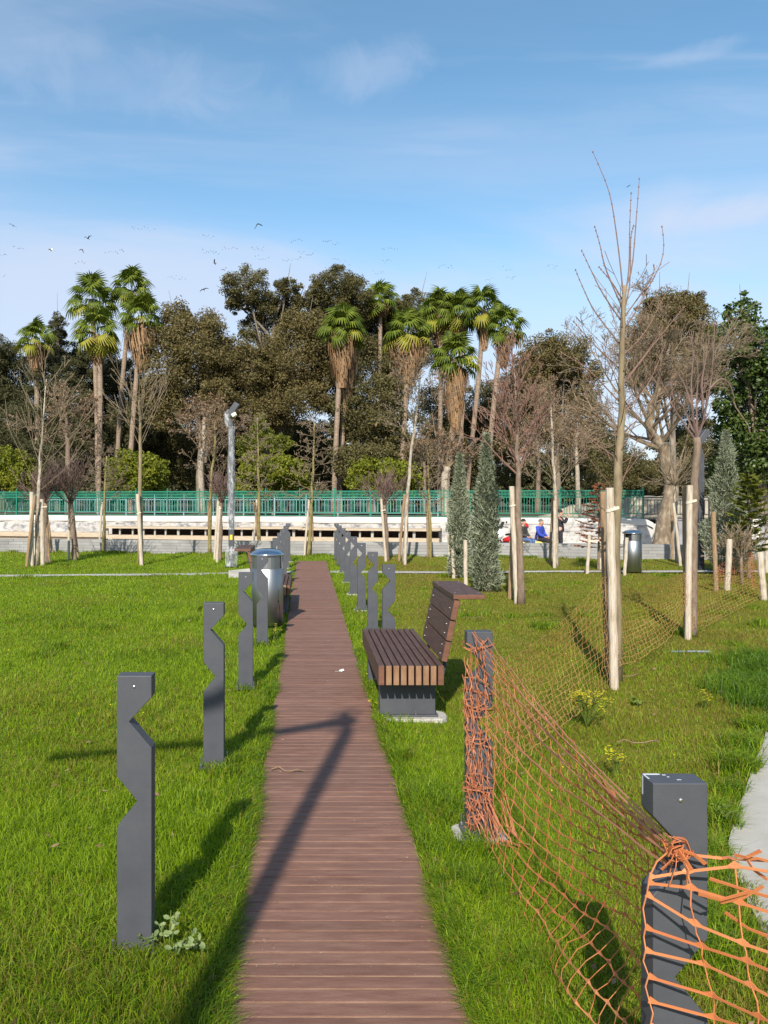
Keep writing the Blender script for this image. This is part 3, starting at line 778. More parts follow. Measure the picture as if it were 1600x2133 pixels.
def lamp(label, loc, rz, H, wrap, arm=None, head=True, w_=.065, wk=1.0, fat=1.2):
    t = thing('street_lamp', label, 'street lamp', loc, rz, 'dark square street lamps')
    mb = MB()
    mb.box(-w_, w_, -w_, w_, 0, H-.52); mb.box(-.16,.16,-.16,.16,0,.015)
    mb.build('pole', MT['steel_dark'], t, bevel=.008)
    mb = MB(); mb.obox((-.045,0,H-.36), (w_*.92,0,.012), (0,w_*.95,0), (-.045,0,.16)); mb.build('neck', MT['steel_dark'], t, bevel=.006)
    if head:
        mb = MB(); mb.obox((.03,0,H-.10), (.062,0,-.035), (0,.09,0), (.12,0,.17)); hd = mb.build('lamp_head', MT['steel_dark'], t, bevel=.012)
        mb = MB(); mb.obox((.085,0,H-.13), (.004,0,-.003), (0,.07,0), (.07,0,.10)); mb.build('diffuser', MT['lamp_glass'], hd)
    if arm:
        mb = MB(); mb.tube(arm, [.06,.045,.04], 10); mb.build('arm', MT['steel_dark'], t)
    mb = MB(); mb.box(-.03,.03,-w_-.004,-w_-.001,.66,.78); mb.build('sticker', MT['yellow'], t)
    if wrap:
        mb = MB(); n = 12; V = []; F = []; zs = np.concatenate([np.linspace(.0,.45,10), np.linspace(.5, H-.5, 44)])
        zs = [z for z in zs]
        for j, z in enumerate(zs):
            base = .15 if z < .42 else (.10 if z < fat else .088)
            for k in range(n):
                a = 2*PI*k/n; rr = base*(1.0 if z < fat else wk)*(1+.28*(vnoise(k*2.1+j*.33, z*5+7)-.5)) + (.05*max(0, .6-abs(z-1.0)) if k in (5,6,7) else 0)
                V.append((rr*cos(a), rr*sin(a), z))
        for j in range(len(zs)-1):
            if .46 < zs[j] < .85: continue
            for k in range(n): F.append((j*n+k, j*n+(k+1) % n, (j+1)*n+(k+1) % n, (j+1)*n+k))
        mb.add(V, F).build('plastic_wrap', MT['film'], t, smooth=True)
        mb = MB(); V = []
        mb.tube([(-.05,0,H-.5),(-.10,0,H-.34),(-.10,0,H-.22),(-.02,0,H-.12)], [.09,.085,.1,.085], 9); mb.build('neck_wrap', MT['film'], t, smooth=True)
        if head:
            mb = MB(); mb.obox((.07,0,H-.21), (.05,0,.03), (0,.095,0), (.02,0,-.035)); mb.build('tape', MT['tape'], t)
    return t
q = G(482, 1180); lamp('dark street lamp wrapped in clear plastic film standing behind the left bench', (q.x, q.y, 0), -YAW, ZA(846, DEP(1180)), True)
q = G(1459, 1186); lamp('dark street lamp with bare pole beside the cypress at the right', (q.x, q.y, 0), -YAW, ZA(903, DEP(1186)), False)
Lh = Vector((L.x, L.y, 0)) / -L.z
tp = G(738, 1502) - Lh*5.15; en = G(100, 1580) - Lh*5.0; mid = G(500, 1543) - Lh*5.12
HB = 5.45
lb = Vector((tp.x, tp.y, 0))
la = lamp('dark street lamp with a long side arm standing beside the photographer, known by its shadow', lb, 0, HB, True, arm=[(0,0,5.13), Vector((mid.x-tp.x, mid.y-tp.y, 5.12)), Vector((en.x-tp.x, en.y-tp.y, 5.0))], head=False, w_=.040, wk=.62, fat=2.75)

# ================================================================ orange netting
def resample(col, R):
    col = [Vector(p) for p in col]; ls = [0]
    for a, b_ in zip(col[:-1], col[1:]): ls.append(ls[-1] + (b_-a).length)
    o = []
    for k in range(R):
        s_ = ls[-1]*k/(R-1); i = 0
        while i < len(ls)-2 and ls[i+1] < s_: i += 1
        f = (s_-ls[i])/max(1e-9, ls[i+1]-ls[i]); o.append(col[i].lerp(col[i+1], f))
    return o
def catmull(P, t):
    n = len(P)-1; x = t*n; i = min(int(x), n-1); f = x-i
    p0 = P[max(i-1,0)]; p1 = P[i]; p2 = P[i+1]; p3 = P[min(i+2,n)]
    return p1*(1) if f == 0 else (p1*2 + (p2-p0)*f + (p0*2-p1*5+p2*4-p3)*f*f + (p1*3-p0-p2*3+p3)*f*f*f)*.5
def net_sheet(mb, ctrl, R, N, wrow, wcol, th, jit, mi=0, skip=0.0, sub=2, node=1.9):
    C = [resample(c, R) if len(c) != R else [Vector(p) for p in c] for c in ctrl]
    grid = []
    for r in range(R):
        row = [catmull([c[r] for c in C], k/(N-1)) for k in range(N)]
        grid.append([p + Vector((U(-jit,jit),U(-jit,jit),U(-jit,jit))) for p in row])
    for r in range(R):                                            # running strips, wide at the joints
        pts = []; sd_ = []; ws = []
        for k in range(N):
            a = grid[max(r-1,0)][k]; b_ = grid[min(r+1,R-1)][k]
            s_ = (b_-a); s_ = s_ if s_.length > 1e-4 else Vector((0,0,1))
            pts.append(grid[r][k]); sd_.append(s_); ws.append(wrow*node*.5)
            if k < N-1:
                for q in range(1, sub+1):
                    f = q/(sub+1); pts.append(grid[r][k].lerp(grid[r][k+1], f) - Vector((0,0,.004 if q == 1 and sub == 1 else .003))); sd_.append(s_); ws.append(wrow*.5*(.62))
        mb.ribbon(pts, sd_, ws, th, mi)
    for k in range(N):                                            # thin cross strands
        pts = []
        for r in range(R):
            pts.append(grid[r][k])
            if r < R-1: pts.append((grid[r][k]+grid[r+1][k])*.5 + Vector((U(-1,1),U(-1,1),0))*.12*(grid[r][k]-grid[r+1][k]).length)
        mb.tube(pts, wcol*.5, 4, mi)
    return grid

net = thing('safety_netting', 'orange plastic safety netting strung from the near bollards to the tree stakes on the right', 'netting')
R1 = Vector((.855, 1.757, 0)); R2 = Vector((.848, 3.76, 0))
knot = AT(1410, 1768, 1.72)
# --- span between the wrapped bollard and the near one
NR = 16
cols = []
bot_px = [(1012,1768,3.70),(1035,1830,3.30),(1085,1910,2.85),(1140,1990,2.55),(1195,2062,2.35),(1268,2150,2.15),(1322,2215,1.98)]
top_px = [(990,1318,3.74),(1050,1381,3.3),(1120,1455,2.85),(1190,1529,2.5),(1260,1603,2.2),(1335,1683,1.95),(1403,1762,1.73)]
for i, (b_, t_) in enumerate(zip(bot_px, top_px)):
    T = AT(*t_); Bt = G(b_[0], b_[1], .0) if b_[1] < 2000 else AT(b_[0], b_[1], b_[2])
    if Bt.z < 0: Bt.z = .01
    u = i/(len(bot_px)-1); col = []
    for r in range(NR):
        v = r/(NR-1)
        # rows crowd together towards the knot
        vv = v if u < .3 else v**(1 + 1.3*(u-.3)/.7)
        p_ = T.lerp(Bt, vv)
        sag = sin(PI*u) * sin(PI*min(1, vv*1.1))
        p_ += Vector((.10*sag, -.05*sag, -.045*sin(PI*u)*(1-vv)))
        p_ += RIGHT * (.05*sin(vv*7+u*5))*sin(PI*u)*.6
        col.append(p_)
    cols.append(col)
mbn = MB()
net_sheet(mbn, cols, NR, 22, .0060, .0026, .0014, .006)
mbn.build('near_span', MT['net'], net)
mbn = MB()
for (a, za, b_, w_) in (((985,1318),3.74,(1404,1762),.0024),((1016,1330),3.74,(1398,1752),.0019),((1004,1368),3.74,(1404,1772),.0024),((1018,1420),3.74,(1400,1786),.0022),((1000,1475),3.74,(1390,1800),.0019)):
    p0 = AT(*a, za); p1 = AT(*b_, 1.735); n = 16; P = []
    for k in range(n+1):
        u = k/n; P.append(p0.lerp(p1, u) + Vector((U(-.004,.004), 0, -.035*sin(PI*u) + U(-.003,.003))))
    mbn.ribbon(P, [Vector((.3*sin(k),0,1)) for k in range(n+1)], [w_*(1+.5*(k % 3 == 0)) for k in range(n+1)], .0016)
mbn.build('taut_edge', MT['net_rope'], net)
# --- across the near bollard and away to the right, a taut sheet
mbn = MB()
rows_px = [  # crop of the photo: bollard left edge, bollard right part, frame edge, beyond
  [(1400,1768),(1440,1766),(1530,1781),(1640,1795),(1790,1835)],
  [(1352,1826),(1418,1812),(1492,1806),(1600,1818),(1790,1858)],
  [(1350,1838),(1412,1846),(1455,1862),(1600,1890),(1790,1942)],
  [(1346,1862),(1400,1890),(1447,1913),(1600,1972),(1790,2052)],
  [(1345,1930),(1390,1958),(1456,1966),(1600,2022),(1790,2110)],
  [(1344,1978),(1392,1997),(1470,2014),(1600,2068),(1790,2160)],
  [(1350,2034),(1418,2044),(1485,2064),(1600,2114),(1790,2215)],
  [(1353,2084),(1430,2106),(1518,2124),(1610,2166),(1790,2270)],
  [(1356,2136),(1430,2158),(1520,2180),(1620,2225),(1790,2330)],
  [(1358,2190),(1430,2212),(1520,2236),(1620,2285),(1790,2390)]]
dep = [1.725,1.715,1.68,1.58,1.42]
def on_row(rw, x):
    for k in range(4):
        if rw[k+1][0] >= x or k == 3:
            f = (x-rw[k][0])/(rw[k+1][0]-rw[k][0]); return rw[k][1] + (rw[k+1][1]-rw[k][1])*f, dep[k] + (dep[k+1]-dep[k])*f
ctrl = []
for k, x in enumerate((None, 1452, 1548, 1660, 1785)):
    c = []
    for j, rw in enumerate(rows_px):
        x_ = rw[0][0] if k == 0 else x + (j-3)*9*(k > 0) + U(-5,5)
        x_ = max(x_, rw[0][0]+30*k) ; y_, d_ = on_row(rw, x_)
        c.append(AT(x_, y_ + (10*sin(j*2.1+k) if 0 < k < 4 else 0), d_))
    ctrl.append(c)
gA = net_sheet(mbn, ctrl, len(rows_px), 5, .0098, .0036, .0016, .002, sub=6, node=1.7)
# loose tails near the edge and the knot itself
for k in range(6):
    a = U(0, 2*PI); c = knot + Vector((U(-.012,.012), U(-.012,.012), U(-.015,.015)))
    pts = [c + Vector((cos(a+s_*.9)*(.012+.010*U(.6,1.3)), U(-.02,.012), sin(a+s_*.9)*.022 + U(-.004,.004))) for s_ in range(7)]
    mbn.ribbon(pts, [Vector((0,-1,.3))]*7, [.003]*7, .0016)
for (e, w_) in (((1440,1812),.005),((1395,1845),.004),((1470,1800),.005),((1378,1812),.004),((1430,1850),.004)):
    p1 = AT(e[0], e[1], 1.70); mid = knot.lerp(p1, .5) + Vector((U(-.01,.01), -.012, U(0,.012)))
    mbn.ribbon([knot, mid, p1], [Vector((0,-.4,1))]*3, [w_,w_*.7,w_], .0016)
for (a, b_, c) in (((1530,1781),(1555,1786),(1585,1772)),((1550,1790),(1580,1788),(1620,1800)),((1478,1830),(1540,1850),(1600,1868)),((1555,1788),(1570,1812),(1598,1832)),((1500,1880),(1545,1872),(1590,1846)),((1510,1900),(1560,1935),(1600,1950)),((1455,1862),(1500,1875),(1560,1858))):
    mbn.ribbon([AT(*a,1.64), AT(*b_,1.62), AT(*c,1.60)], [Vector((0,-.4,1))]*3, [.004,.003,.004], .0016)
mbn.build('taut_span', MT['net'], net)
# --- bunched round the second bollard
mbn = MB()
yf = R2.y - .012
for k in range(13):
    x0 = R2.x + U(-.085,.02) - (.02 if k < 6 else 0); pts = []; z = U(.82,.99) if k > 3 else U(.6,.8); zb = U(.02,.10); n = 30
    if k < 3: x0 = R2.x - .083
    for s_ in range(n):
        v = s_/(n-1); zz = z + (zb-z)*v
        pts.append((x0 + .05*v*(1 if k % 2 else .4) + U(-.009,.009), yf - abs(U(0,.02)) - .012*(k % 3), zz))
    mbn.ribbon(pts, [Vector((1, .4*(-1)**k, 0))]*n, [.0013 + .0020*((s_*7+k) % 3 == 0) for s_ in range(n)], .0014)
for k in range(24):
    z = U(.04,.95); xa = R2.x - .075 + U(-.012,.02); xb = xa + U(.03,.13)
    pts = [(xa, yf + U(-.02,.0), z), ((xa+xb)/2, yf - U(.01,.035), z + U(-.03,.01)), (xb, yf + U(-.02,.0), z + U(-.05,.03))]
    mbn.ribbon(pts, [Vector((0,0,1))]*3, [.0026,.0018,.0026], .0014)
for k, z in enumerate((.71,.64,.60,.93,.23,.24,.225)):             # ties wound right round
    pts = []
    for s_ in range(17):
        a = 2*PI*s_/16; pts.append((R2.x + .083*cos(a)*(abs(cos(a))**-.35 if abs(cos(a)) > .3 else 1.2), R2.y + .0325 + .055*sin(a), z + .012*sin(a*2+k)))
    mbn.ribbon(pts, [Vector((0,0,1))]*17, [.0026]*17, .0014)
for k in range(16):                                              # crumple at its foot
    x0 = R2.x + U(-.02,.16); pts = [(x0-.03, yf-U(0,.02), U(.12,.25)), (x0+U(-.02,.02), yf-.03-U(0,.03), U(.04,.09)), (x0+U(0,.05), yf-.05-U(0,.06), .012), (x0+U(.02,.08), yf-.06-U(0,.1), .014)]
    mbn.ribbon(pts, [Vector((1,0,.2))]*4, [.002,.003,.002,.003], .0014)
mbn.build('bunched_wrap', MT['net_mid'], net)
# --- long sagging spans from stake to stake
mbn = MB()
def span(cols_px, R, N, wr, wc, jit, mi=0, zmin=.015, bulge=0):
    ctrl = []
    for c in cols_px:
        (tx, ty, td), (bx, by, bd_) = c[0], c[1]
        T = AT(tx, ty, td); B_ = AT(bx, by, bd_); B_.z = max(B_.z, zmin); T.z = max(T.z, zmin+.05)
        e = c[2] if len(c) > 2 else 0
        ctrl.append([T.lerp(B_, r/(R-1)) + Vector((0, e*sin(PI*r/(R-1)), 0)) for r in range(R)])
    return net_sheet(mbn, ctrl, R, N, wr, wc, .0016, jit, mi, sub=1, node=1.25)
span([((1000,1345,3.82),(1020,1622,3.78)), ((1050,1372,4.3),(1070,1585,4.2),.05), ((1118,1337,5.0),(1160,1518,4.95),.12), ((1190,1278,5.9),(1225,1470,5.75),.10), ((1258,1200,6.72),(1272,1425,6.72))], 17, 38, .0047, .0029, .009)
mbn.build('far_span', MT['net_faded'], net); mbn = MB()
span([((1262,1200,6.74),(1276,1388,6.74)), ((1310,1222,7.2),(1330,1372,7.2),.16), ((1368,1217,7.8),(1385,1335,7.8),.18), ((1405,1203,8.5),(1415,1300,8.5),.1), ((1428,1192,9.05),(1431,1258,9.05))], 18, 34, .0049, .0030, .009)
mbn.build('far_span', MT['net_faded'], net); mbn = MB()
span([((1436,1190,9.1),(1438,1308,9.1)), ((1475,1198,10.0),(1480,1298,10.0),.12), ((1530,1188,11.4),(1535,1272,11.4),.16), ((1566,1160,12.6),(1590,1243,12.6))], 16, 30, .005, .0034, .01)
mbn.build('far_span', MT['net_faded'], net); mbn = MB()
span([((1588,1158,12.55),(1592,1240,12.6)), ((1572,1155,13.6),(1572,1228,13.6),.05), ((1562,1150,14.6),(1562,1222,14.6)), ((1535,1160,15.2),(1530,1225,15.0),.1), ((1490,1178,15.4),(1488,1222,15.2))], 16, 30, .0065, .0045, .012)
mbn.build('far_span', MT['net_mid'], net)

# ================================================================ things on the lawn and boards
def litter(): 
    q = G(706, 1399, .028); t = thing('sachet', 'small torn foil sachet lying on the boardwalk', 'litter', q, .25)
    mb = MB(); mb.box(-.035,.02,-.02,.02,0,.004); mb.build('foil', M('printed foil', two((.05,.04,.035),(.5,.45,.35)), 60, rough=.4), t, bevel=.001)
    mb = MB(); mb.obox((.03,.01,.008), (.02,0,.006), (0,.018,.004), (0,0,.0012)); mb.build('torn_flap', M('white paper', two((.6,.6,.58),(.75,.75,.73)), 30, rough=.7), t)
litter()
q = G(508, 1203); sl = MB(); sl.obox((0,0,.06), (.33,.0,.03), (0,.22,.07), (0,0,.012))
o = sl.build('stone_slab', MT['slab'], loc=(q.x, q.y+.1, .01)); o.rotation_euler = (0,0,.1); tag(o, 'pale thin slab lying tilted in the grass left of the near bin', 'slab')
q = G(1437, 1360); mb = MB(); mb.tube([(0,0,.012),(.2,.01,.014),(.42,0,.012)], .012, 8)
tag(mb.build('pipe', M('grey pipe', two((.13,.145,.16),(.19,.21,.23)), 5, rough=.6), loc=(q.x-.2, q.y, 0)), 'short grey pipe lying in the right lawn', 'pipe')
for (px, py, lb, ln, an) in ((1330,1556,'bent dry twig lying in the right lawn behind the near bollard',.30,.1),(600,1616,'torn grass stem lying over the left boardwalk edge',.2,-.1),(985,1292,'thin dry straw on the lawn beyond the right bench',.25,.15),(1310,1415,'dry grass wisp beside the tall staked tree',.22,.3)):
    q = G(px, py); mb = MB(); n = 6
    mb.tube([(ln*(k/5-.5), .02*sin(k*1.3), .02+.012*sin(k*2)) for k in range(n)], .0045, 5)
    o = mb.build('dry_stick', MT['dryleaf'], loc=(q.x, q.y, .015)); o.rotation_euler = (0,0,an); tag(o, lb, 'twig')

def leaf_quad(mb, c, d, n, ln, w, mi=0, tip=.25):
    d = Vector(d).normalized(); s_ = d.cross(Vector(n)); s_ = s_.normalized() if s_.length > 1e-6 else d.orthogonal()
    c = Vector(c); u_ = s_.cross(d)
    mb.add([c, c + d*ln*.45 + s_*w, c + d*ln + u_*(-ln*.08), c + d*ln*.45 - s_*w], [(0,1,2,3)], mi)

def mustard(label, px, py, h, spread, n):
    q = G(px, py); t = thing('flowering_weed', label, 'wild plant', (q.x, q.y, 0))
    st = MB(); fl = MB(); lf = MB()
    for k in range(n):
        a = U(0, 2*PI); r = spread*U(.15,1); hh = h*U(.55,1)
        tip = Vector((r*cos(a), r*sin(a), hh)); midp = tip*.5 + Vector((0,0,hh*.08))
        st.tube([(0,0,0), midp, tip], [.0035,.0025,.0015], 4)
        for s_ in range(3):
            p_ = midp.lerp(tip, U(0,.8)); leaf_quad(lf, p_, (U(-1,1),U(-1,1),U(.0,.6)), (0,0,1), .05, .008)
        for s_ in range(int(U(5,10))):
            p_ = tip + Vector((U(-.022,.022),U(-.022,.022),U(-.03,.012)))
            for pp in range(4):
                b_ = pp*PI/2 + U(0,.5); leaf_quad(fl, p_, (cos(b_),sin(b_),.35), (0,0,1), .010, .004)
    st.build('stem', MT['weed'], t); lf.build('leaves', MT['weed'], t); fl.build('flowers', MT['petal'], t)['kind'] = 'stuff'
MT['weed'] = LM('weed leaves', [(.07,.11,.015),(.12,.17,.025),(.19,.23,.04)], .3, 4)
MT['petal'] = LM('yellow petals', [(.65,.55,.02),(.78,.68,.03)], .3, 4)
MT['pale_leaf'] = LM('pale weed leaves', [(.10,.15,.05),(.18,.24,.09),(.33,.36,.17)], .25, 9)
mustard('yellow flowering mustard weed on the right lawn behind the netting', 1222, 1512, .26, .20, 26)
mustard('small yellow flowering weed behind the near right bollard', 1280, 1618, .17, .09, 7)
mustard('tiny yellow green weed at the foot of the near bin', 570, 1338, .22, .10, 9)
mustard('spindly yellow green weed standing alone on the right lawn', 1468, 1478, .18, .04, 4)
mustard('weed tuft at the foot of the right bench', 792, 1482, .12, .10, 7)
def broadleaf(label, px, py, h, n, mat, sz):
    q = G(px, py); t = thing('leafy_weed', label, 'wild plant', (q.x, q.y, 0)); st = MB(); lf = MB()
    for k in range(n):
        a = U(0, 2*PI); el = U(.3, 1.4); ln = h*U(.5,1.1); d = Vector((cos(a)*cos(el), sin(a)*cos(el), sin(el)))
        tip = d*ln; st.tube([(0,0,0), tip*.5+Vector((0,0,.02)), tip], [.003,.0025,.0015], 4)
        for s_ in range(7):
            p_ = (tip*.5+Vector((0,0,.02))).lerp(tip, U(-.4,1)) ; b_ = U(0,2*PI)
            dd = Vector((cos(b_),sin(b_),U(.1,.9))).normalized(); nn = Vector((U(-.4,.4),-.7,.6)); sd_ = dd.cross(nn).normalized(); ln2 = sz*U(.6,1.2); w_ = ln2*.24
            up_ = sd_.cross(dd)
            lf.add([p_, p_+dd*ln2*.3+sd_*w_*.9, p_+dd*ln2*.7+sd_*w_, p_+dd*ln2, p_+dd*ln2*.7-sd_*w_, p_+dd*ln2*.3-sd_*w_*.9, p_+dd*ln2*.5-up_*ln2*.06], [(0,1,6),(1,2,6),(2,3,6),(3,4,6),(4,5,6),(5,0,6)])
    st.build('stem', MT['weed'], t); lf.build('leaves', mat, t)
broadleaf('pale broad leaved weed at the foot of the nearest left bollard', 352, 1998, .17, 11, MT['pale_leaf'], .030)
broadleaf('clover like green weed right of the near right bollard', 1500, 1712, .10, 9, MT['weed'], .03)
broadleaf('low green weed at the right lawn edge of the tall grass', 1325, 1470, .07, 6, MT['weed'], .03)
# ================================================================ people, motorbike, bench on the promenade
def skin_mesh(name, J, E, mat, parent, sub=2):
    keys = list(J); ix = {k: i for i, k in enumerate(keys)}
    me = bpy.data.meshes.new(name); me.from_pydata([J[k][0] for k in keys], [(ix[a], ix[b_]) for a, b_ in E], [])
    me.materials.append(mat); o = link(name, me, parent)
    md = o.modifiers.new('skin', 'SKIN'); md.use_smooth_shade = True; md.branch_smoothing = .3
    for i, k in enumerate(keys):
        r = J[k][1]; r = r if hasattr(r, '__len__') else (r, r)
        me.skin_vertices[0].data[i].radius = r; me.skin_vertices[0].data[i].use_root = (i == 0)
    s_ = o.modifiers.new('smooth', 'SUBSURF'); s_.levels = sub; s_.render_levels = sub
    return o
SKIN = M('skin', two((.40,.22,.15),(.47,.27,.19)), 6, rough=.55)
CL = {k: M(k+' cloth', two(a, b_), 9, rough=.85, bump=.3, bscale=30) for k, a, b_ in (
    ('black', (.012,.012,.015), (.022,.022,.026)), ('blue', (.022,.045,.30), (.035,.07,.40)), ('dark', (.03,.032,.03), (.05,.055,.05)), ('denim', (.05,.09,.20), (.08,.13,.27)), ('white', (.6,.6,.6), (.7,.7,.7)))}
HAIR = M('dark hair', two((.012,.009,.008),(.025,.02,.018)), 20, rough=.7)
HAIRG = M('short greying hair', two((.10,.085,.075),(.17,.15,.135)), 20, rough=.8)

def person(label, loc, rz, pose, jacket, trousers, hair, hair_cut):
    t = thing('person', label, 'person', loc, rz)
    P = pose
    body = {}
    def put(k, p_, r): body[k] = (Vector(p_), r)
    hip = Vector(P['hip']); ch = Vector(P['chest']); nk = Vector(P['neck']); hd = Vector(P['head'])
    put('pelvis', hip, (.13,.10)); put('belly', hip.lerp(ch, .5), (.125,.10)); put('chest', ch, (.14,.11)); put('neck', nk, .052)
    f = Vector(P['face']).normalized()
    put('skull', hd, (.078,.088)); put('crown', hd + Vector((0,0,.07)) - f*.01, (.066,.075)); put('jaw', hd + f*.035 + Vector((0,0,-.065)), (.045,.05))
    put('nose', hd + f*.105 + Vector((0,0,-.012)), .014)
    E = [('pelvis','belly'),('belly','chest'),('chest','neck'),('neck','skull'),('skull','crown'),('skull','jaw'),('skull','nose')]
    lat = Vector((-f.y, f.x, 0)); 
    for s_, n_s in ((1,'l'),(-1,'r')):
        put('ear'+n_s, hd + lat*(.088*s_) + Vector((0,0,-.01)), .016); E.append(('skull','ear'+n_s))
        A = P['arm_'+n_s]; prev = 'chest'
        for k, (nm, r) in enumerate((('shoulder',.058),('elbow',.042),('wrist',.028))):
            put(nm+n_s, A[k], r); E.append((prev, nm+n_s)); prev = nm+n_s
        w_ = Vector(A[2]); hdv = (Vector(A[3]) - w_).normalized(); put('palm'+n_s, w_ + hdv*.07, (.036,.018)); E.append((prev, 'palm'+n_s))
        side = hdv.orthogonal().normalized()
        for q in range(4):
            a = w_ + hdv*(.115) + side*(.024*(q-1.5)/1.5*1.1); b_ = a + hdv*(.045+.012*(q in (1,2))) + hdv.cross(side)*.012
            put(f'knuckle{q}'+n_s, a, .010); put(f'finger{q}'+n_s, b_, .008); E += [('palm'+n_s, f'knuckle{q}'+n_s), (f'knuckle{q}'+n_s, f'finger{q}'+n_s)]
        put('thumb'+n_s, w_ + hdv*.07 + side*.05 + hdv.cross(side)*.012, .010); E.append(('palm'+n_s, 'thumb'+n_s))
        G_ = P['leg_'+n_s]; prev = 'pelvis'
        for k, (nm, r) in enumerate((('hipj',.085),('knee',.055),('ankle',.038),('toe',.030))):
            put(nm+n_s, G_[k], r); E.append((prev, nm+n_s)); prev = nm+n_s
    skin_mesh('body', body, E, SKIN, t)
    g = 1.0
    # clothes as shells over the body
    J = {'hem': (hip + Vector((0,0,-.10)), (.175,.155)), 'pelvis': (hip + Vector((0,0,.02)), (.175,.155)), 'belly': (hip.lerp(ch,.5), (.162,.14)), 'chest': (ch, (.17,.142)), 'collar': (nk.lerp(ch,.25), (.078,.075))}
    EJ = [('hem','pelvis'),('pelvis','belly'),('belly','chest'),('chest','collar')]
    for n_s in 'lr':
        A = P['arm_'+n_s]; J['s'+n_s] = (Vector(A[0]), .078); J['e'+n_s] = (Vector(A[1]), .064); J['w'+n_s] = (Vector(A[1]).lerp(Vector(A[2]), .9), .046)
        EJ += [('chest','s'+n_s),('s'+n_s,'e'+n_s),('e'+n_s,'w'+n_s)]
    skin_mesh('jacket', J, EJ, CL[jacket], t)
    J = {'waist': (hip + Vector((0,0,.10)), (.155,.135)), 'pelvis': (hip + Vector((0,0,-.05)), (.155,.135))}; EJ = [('waist','pelvis')]
    for n_s in 'lr':
        G_ = P['leg_'+n_s]; J['h'+n_s] = (Vector(G_[0]), .10); J['k'+n_s] = (Vector(G_[1]), .075); J['a'+n_s] = (Vector(G_[1]).lerp(Vector(G_[2]), .93), .058)
        EJ += [('pelvis','h'+n_s),('h'+n_s,'k'+n_s),('k'+n_s,'a'+n_s)]
    skin_mesh('trousers', J, EJ, CL[trousers], t)
    for n_s in 'lr':
        G_ = P['leg_'+n_s]; a = Vector(G_[2]); b_ = Vector(G_[3])
        skin_mesh('shoe', {'heel': (a + Vector((-.02,0,-.03)), .048), 'mid': (a.lerp(b_,.6)+Vector((0,0,-.01)), (.045,.035)), 'tip': (b_ + (b_-a).normalized()*.03, .036)}, [('heel','mid'),('mid','tip')], CL['black'], t)
    mb = MB(); c = hd + Vector((0,0,.05)) - f*.034; k = hair_cut
    V = []; n, m_ = 18, 9; F = []
    for j in range(m_+1):
        th = (PI*.58)*j/m_
        for i in range(n):
            w_ = 2*PI*i/n; bump_ = 1 + .10*(vnoise(i*1.9+j*.7, j*1.3+k*10)-.5)*(k > .095)
            V.append(c + Vector((k*sin(th)*cos(w_)*bump_, k*.9*sin(th)*sin(w_)*bump_, (k*.95)*cos(th)*bump_)))
    for j in range(m_):
        for i in range(n): F.append((j*n+i, j*n+(i+1) % n, (j+1)*n+(i+1) % n, (j+1)*n+i))
    mb.add(V, F).build('hair', hair, t, smooth=True)
    return t

DP = 29.6
face_cam = -YAW                     # turned to the right of the picture
# standing, both hands raised holding a phone
q = AT(1167, 1100, DP)
stand = dict(hip=(0,0,.93), chest=(-.01,0,1.30), neck=(0,0,1.47), head=(.02,0,1.585), face=(1,-.15,0),
    arm_l=[(0,.18,1.41),(.17,.22,1.22),(.27,.09,1.44),(.30,.05,1.56)], arm_r=[(0,-.18,1.41),(.17,-.22,1.21),(.27,-.09,1.43),(.30,-.05,1.56)],
    leg_l=[(0,.09,.86),(.02,.10,.48),(-.02,.11,.09),(.13,.12,.04)], leg_r=[(0,-.09,.86),(.03,-.10,.48),(0,-.11,.09),(.15,-.12,.04)])
person('person standing in a black jacket and black trousers, raising a phone in both hands', (q.x, q.y, PROM), face_cam - .25, stand, 'black', 'black', HAIR, .108)
mb = MB(); mb.box(-.005,.005,-.075,.075,-.04,.04)
pp = Vector((.31, 0, 1.575)); a = face_cam - .25
tag(mb.build('phone', M('phone case', two((.55,.42,.42),(.65,.5,.5)), 5, rough=.35), loc=(q.x + pp.x*cos(a), q.y + pp.x*sin(a), PROM + pp.z), bevel=.004), 'pale phone held up by the standing person', 'phone').rotation_euler = (0,0,a)
# low bench and the two sitting on it
SEAT = .50
bt0, bt1 = AT(1066,1130,DP+.1), AT(1150,1130,DP+.1)
bl = thing('low_bench', 'low yellow topped white bench carrying the two seated people', 'bench', ((bt0.x+bt1.x)/2, (bt0.y+bt1.y)/2, PROM), -YAW)
hl = (bt1-bt0).length/2
mb = MB(); mb.box(-hl, hl, -.22, .22, 0, SEAT-.10); mb.build('base', MT['white_wall'], bl, bevel=.03)
mb = MB(); mb.box(-hl-.04, hl+.04, -.26, .26, SEAT-.098, SEAT); mb.build('seat', M('yellow paint', two((.55,.47,.12),(.66,.58,.2)), 4, rough=.6), bl, bevel=.03)
sit = dict(hip=(0,0,SEAT+.11), chest=(.06,0,SEAT+.46), neck=(.08,0,SEAT+.62), head=(.12,0,SEAT+.73), face=(1,.0,-.1),
    arm_l=[(.06,.20,SEAT+.55),(.10,.25,SEAT+.30),(.33,.10,SEAT+.17),(.40,.03,SEAT+.14)], arm_r=[(.06,-.20,SEAT+.55),(.12,-.25,SEAT+.30),(.33,-.10,SEAT+.17),(.40,-.03,SEAT+.15)],
    leg_l=[(.06,.10,SEAT+.09),(.45,.13,SEAT+.07),(.43,.13,.10),(.57,.14,.05)], leg_r=[(.06,-.10,SEAT+.09),(.46,-.12,SEAT+.06),(.48,-.12,.10),(.62,-.13,.05)])
a = face_cam - .75
q = AT(1122, 1130, DP+.05); person('person seated in a padded royal blue jacket and dark trousers, hands in the lap', (q.x, q.y, PROM), a, sit, 'blue', 'black', HAIRG, .092)
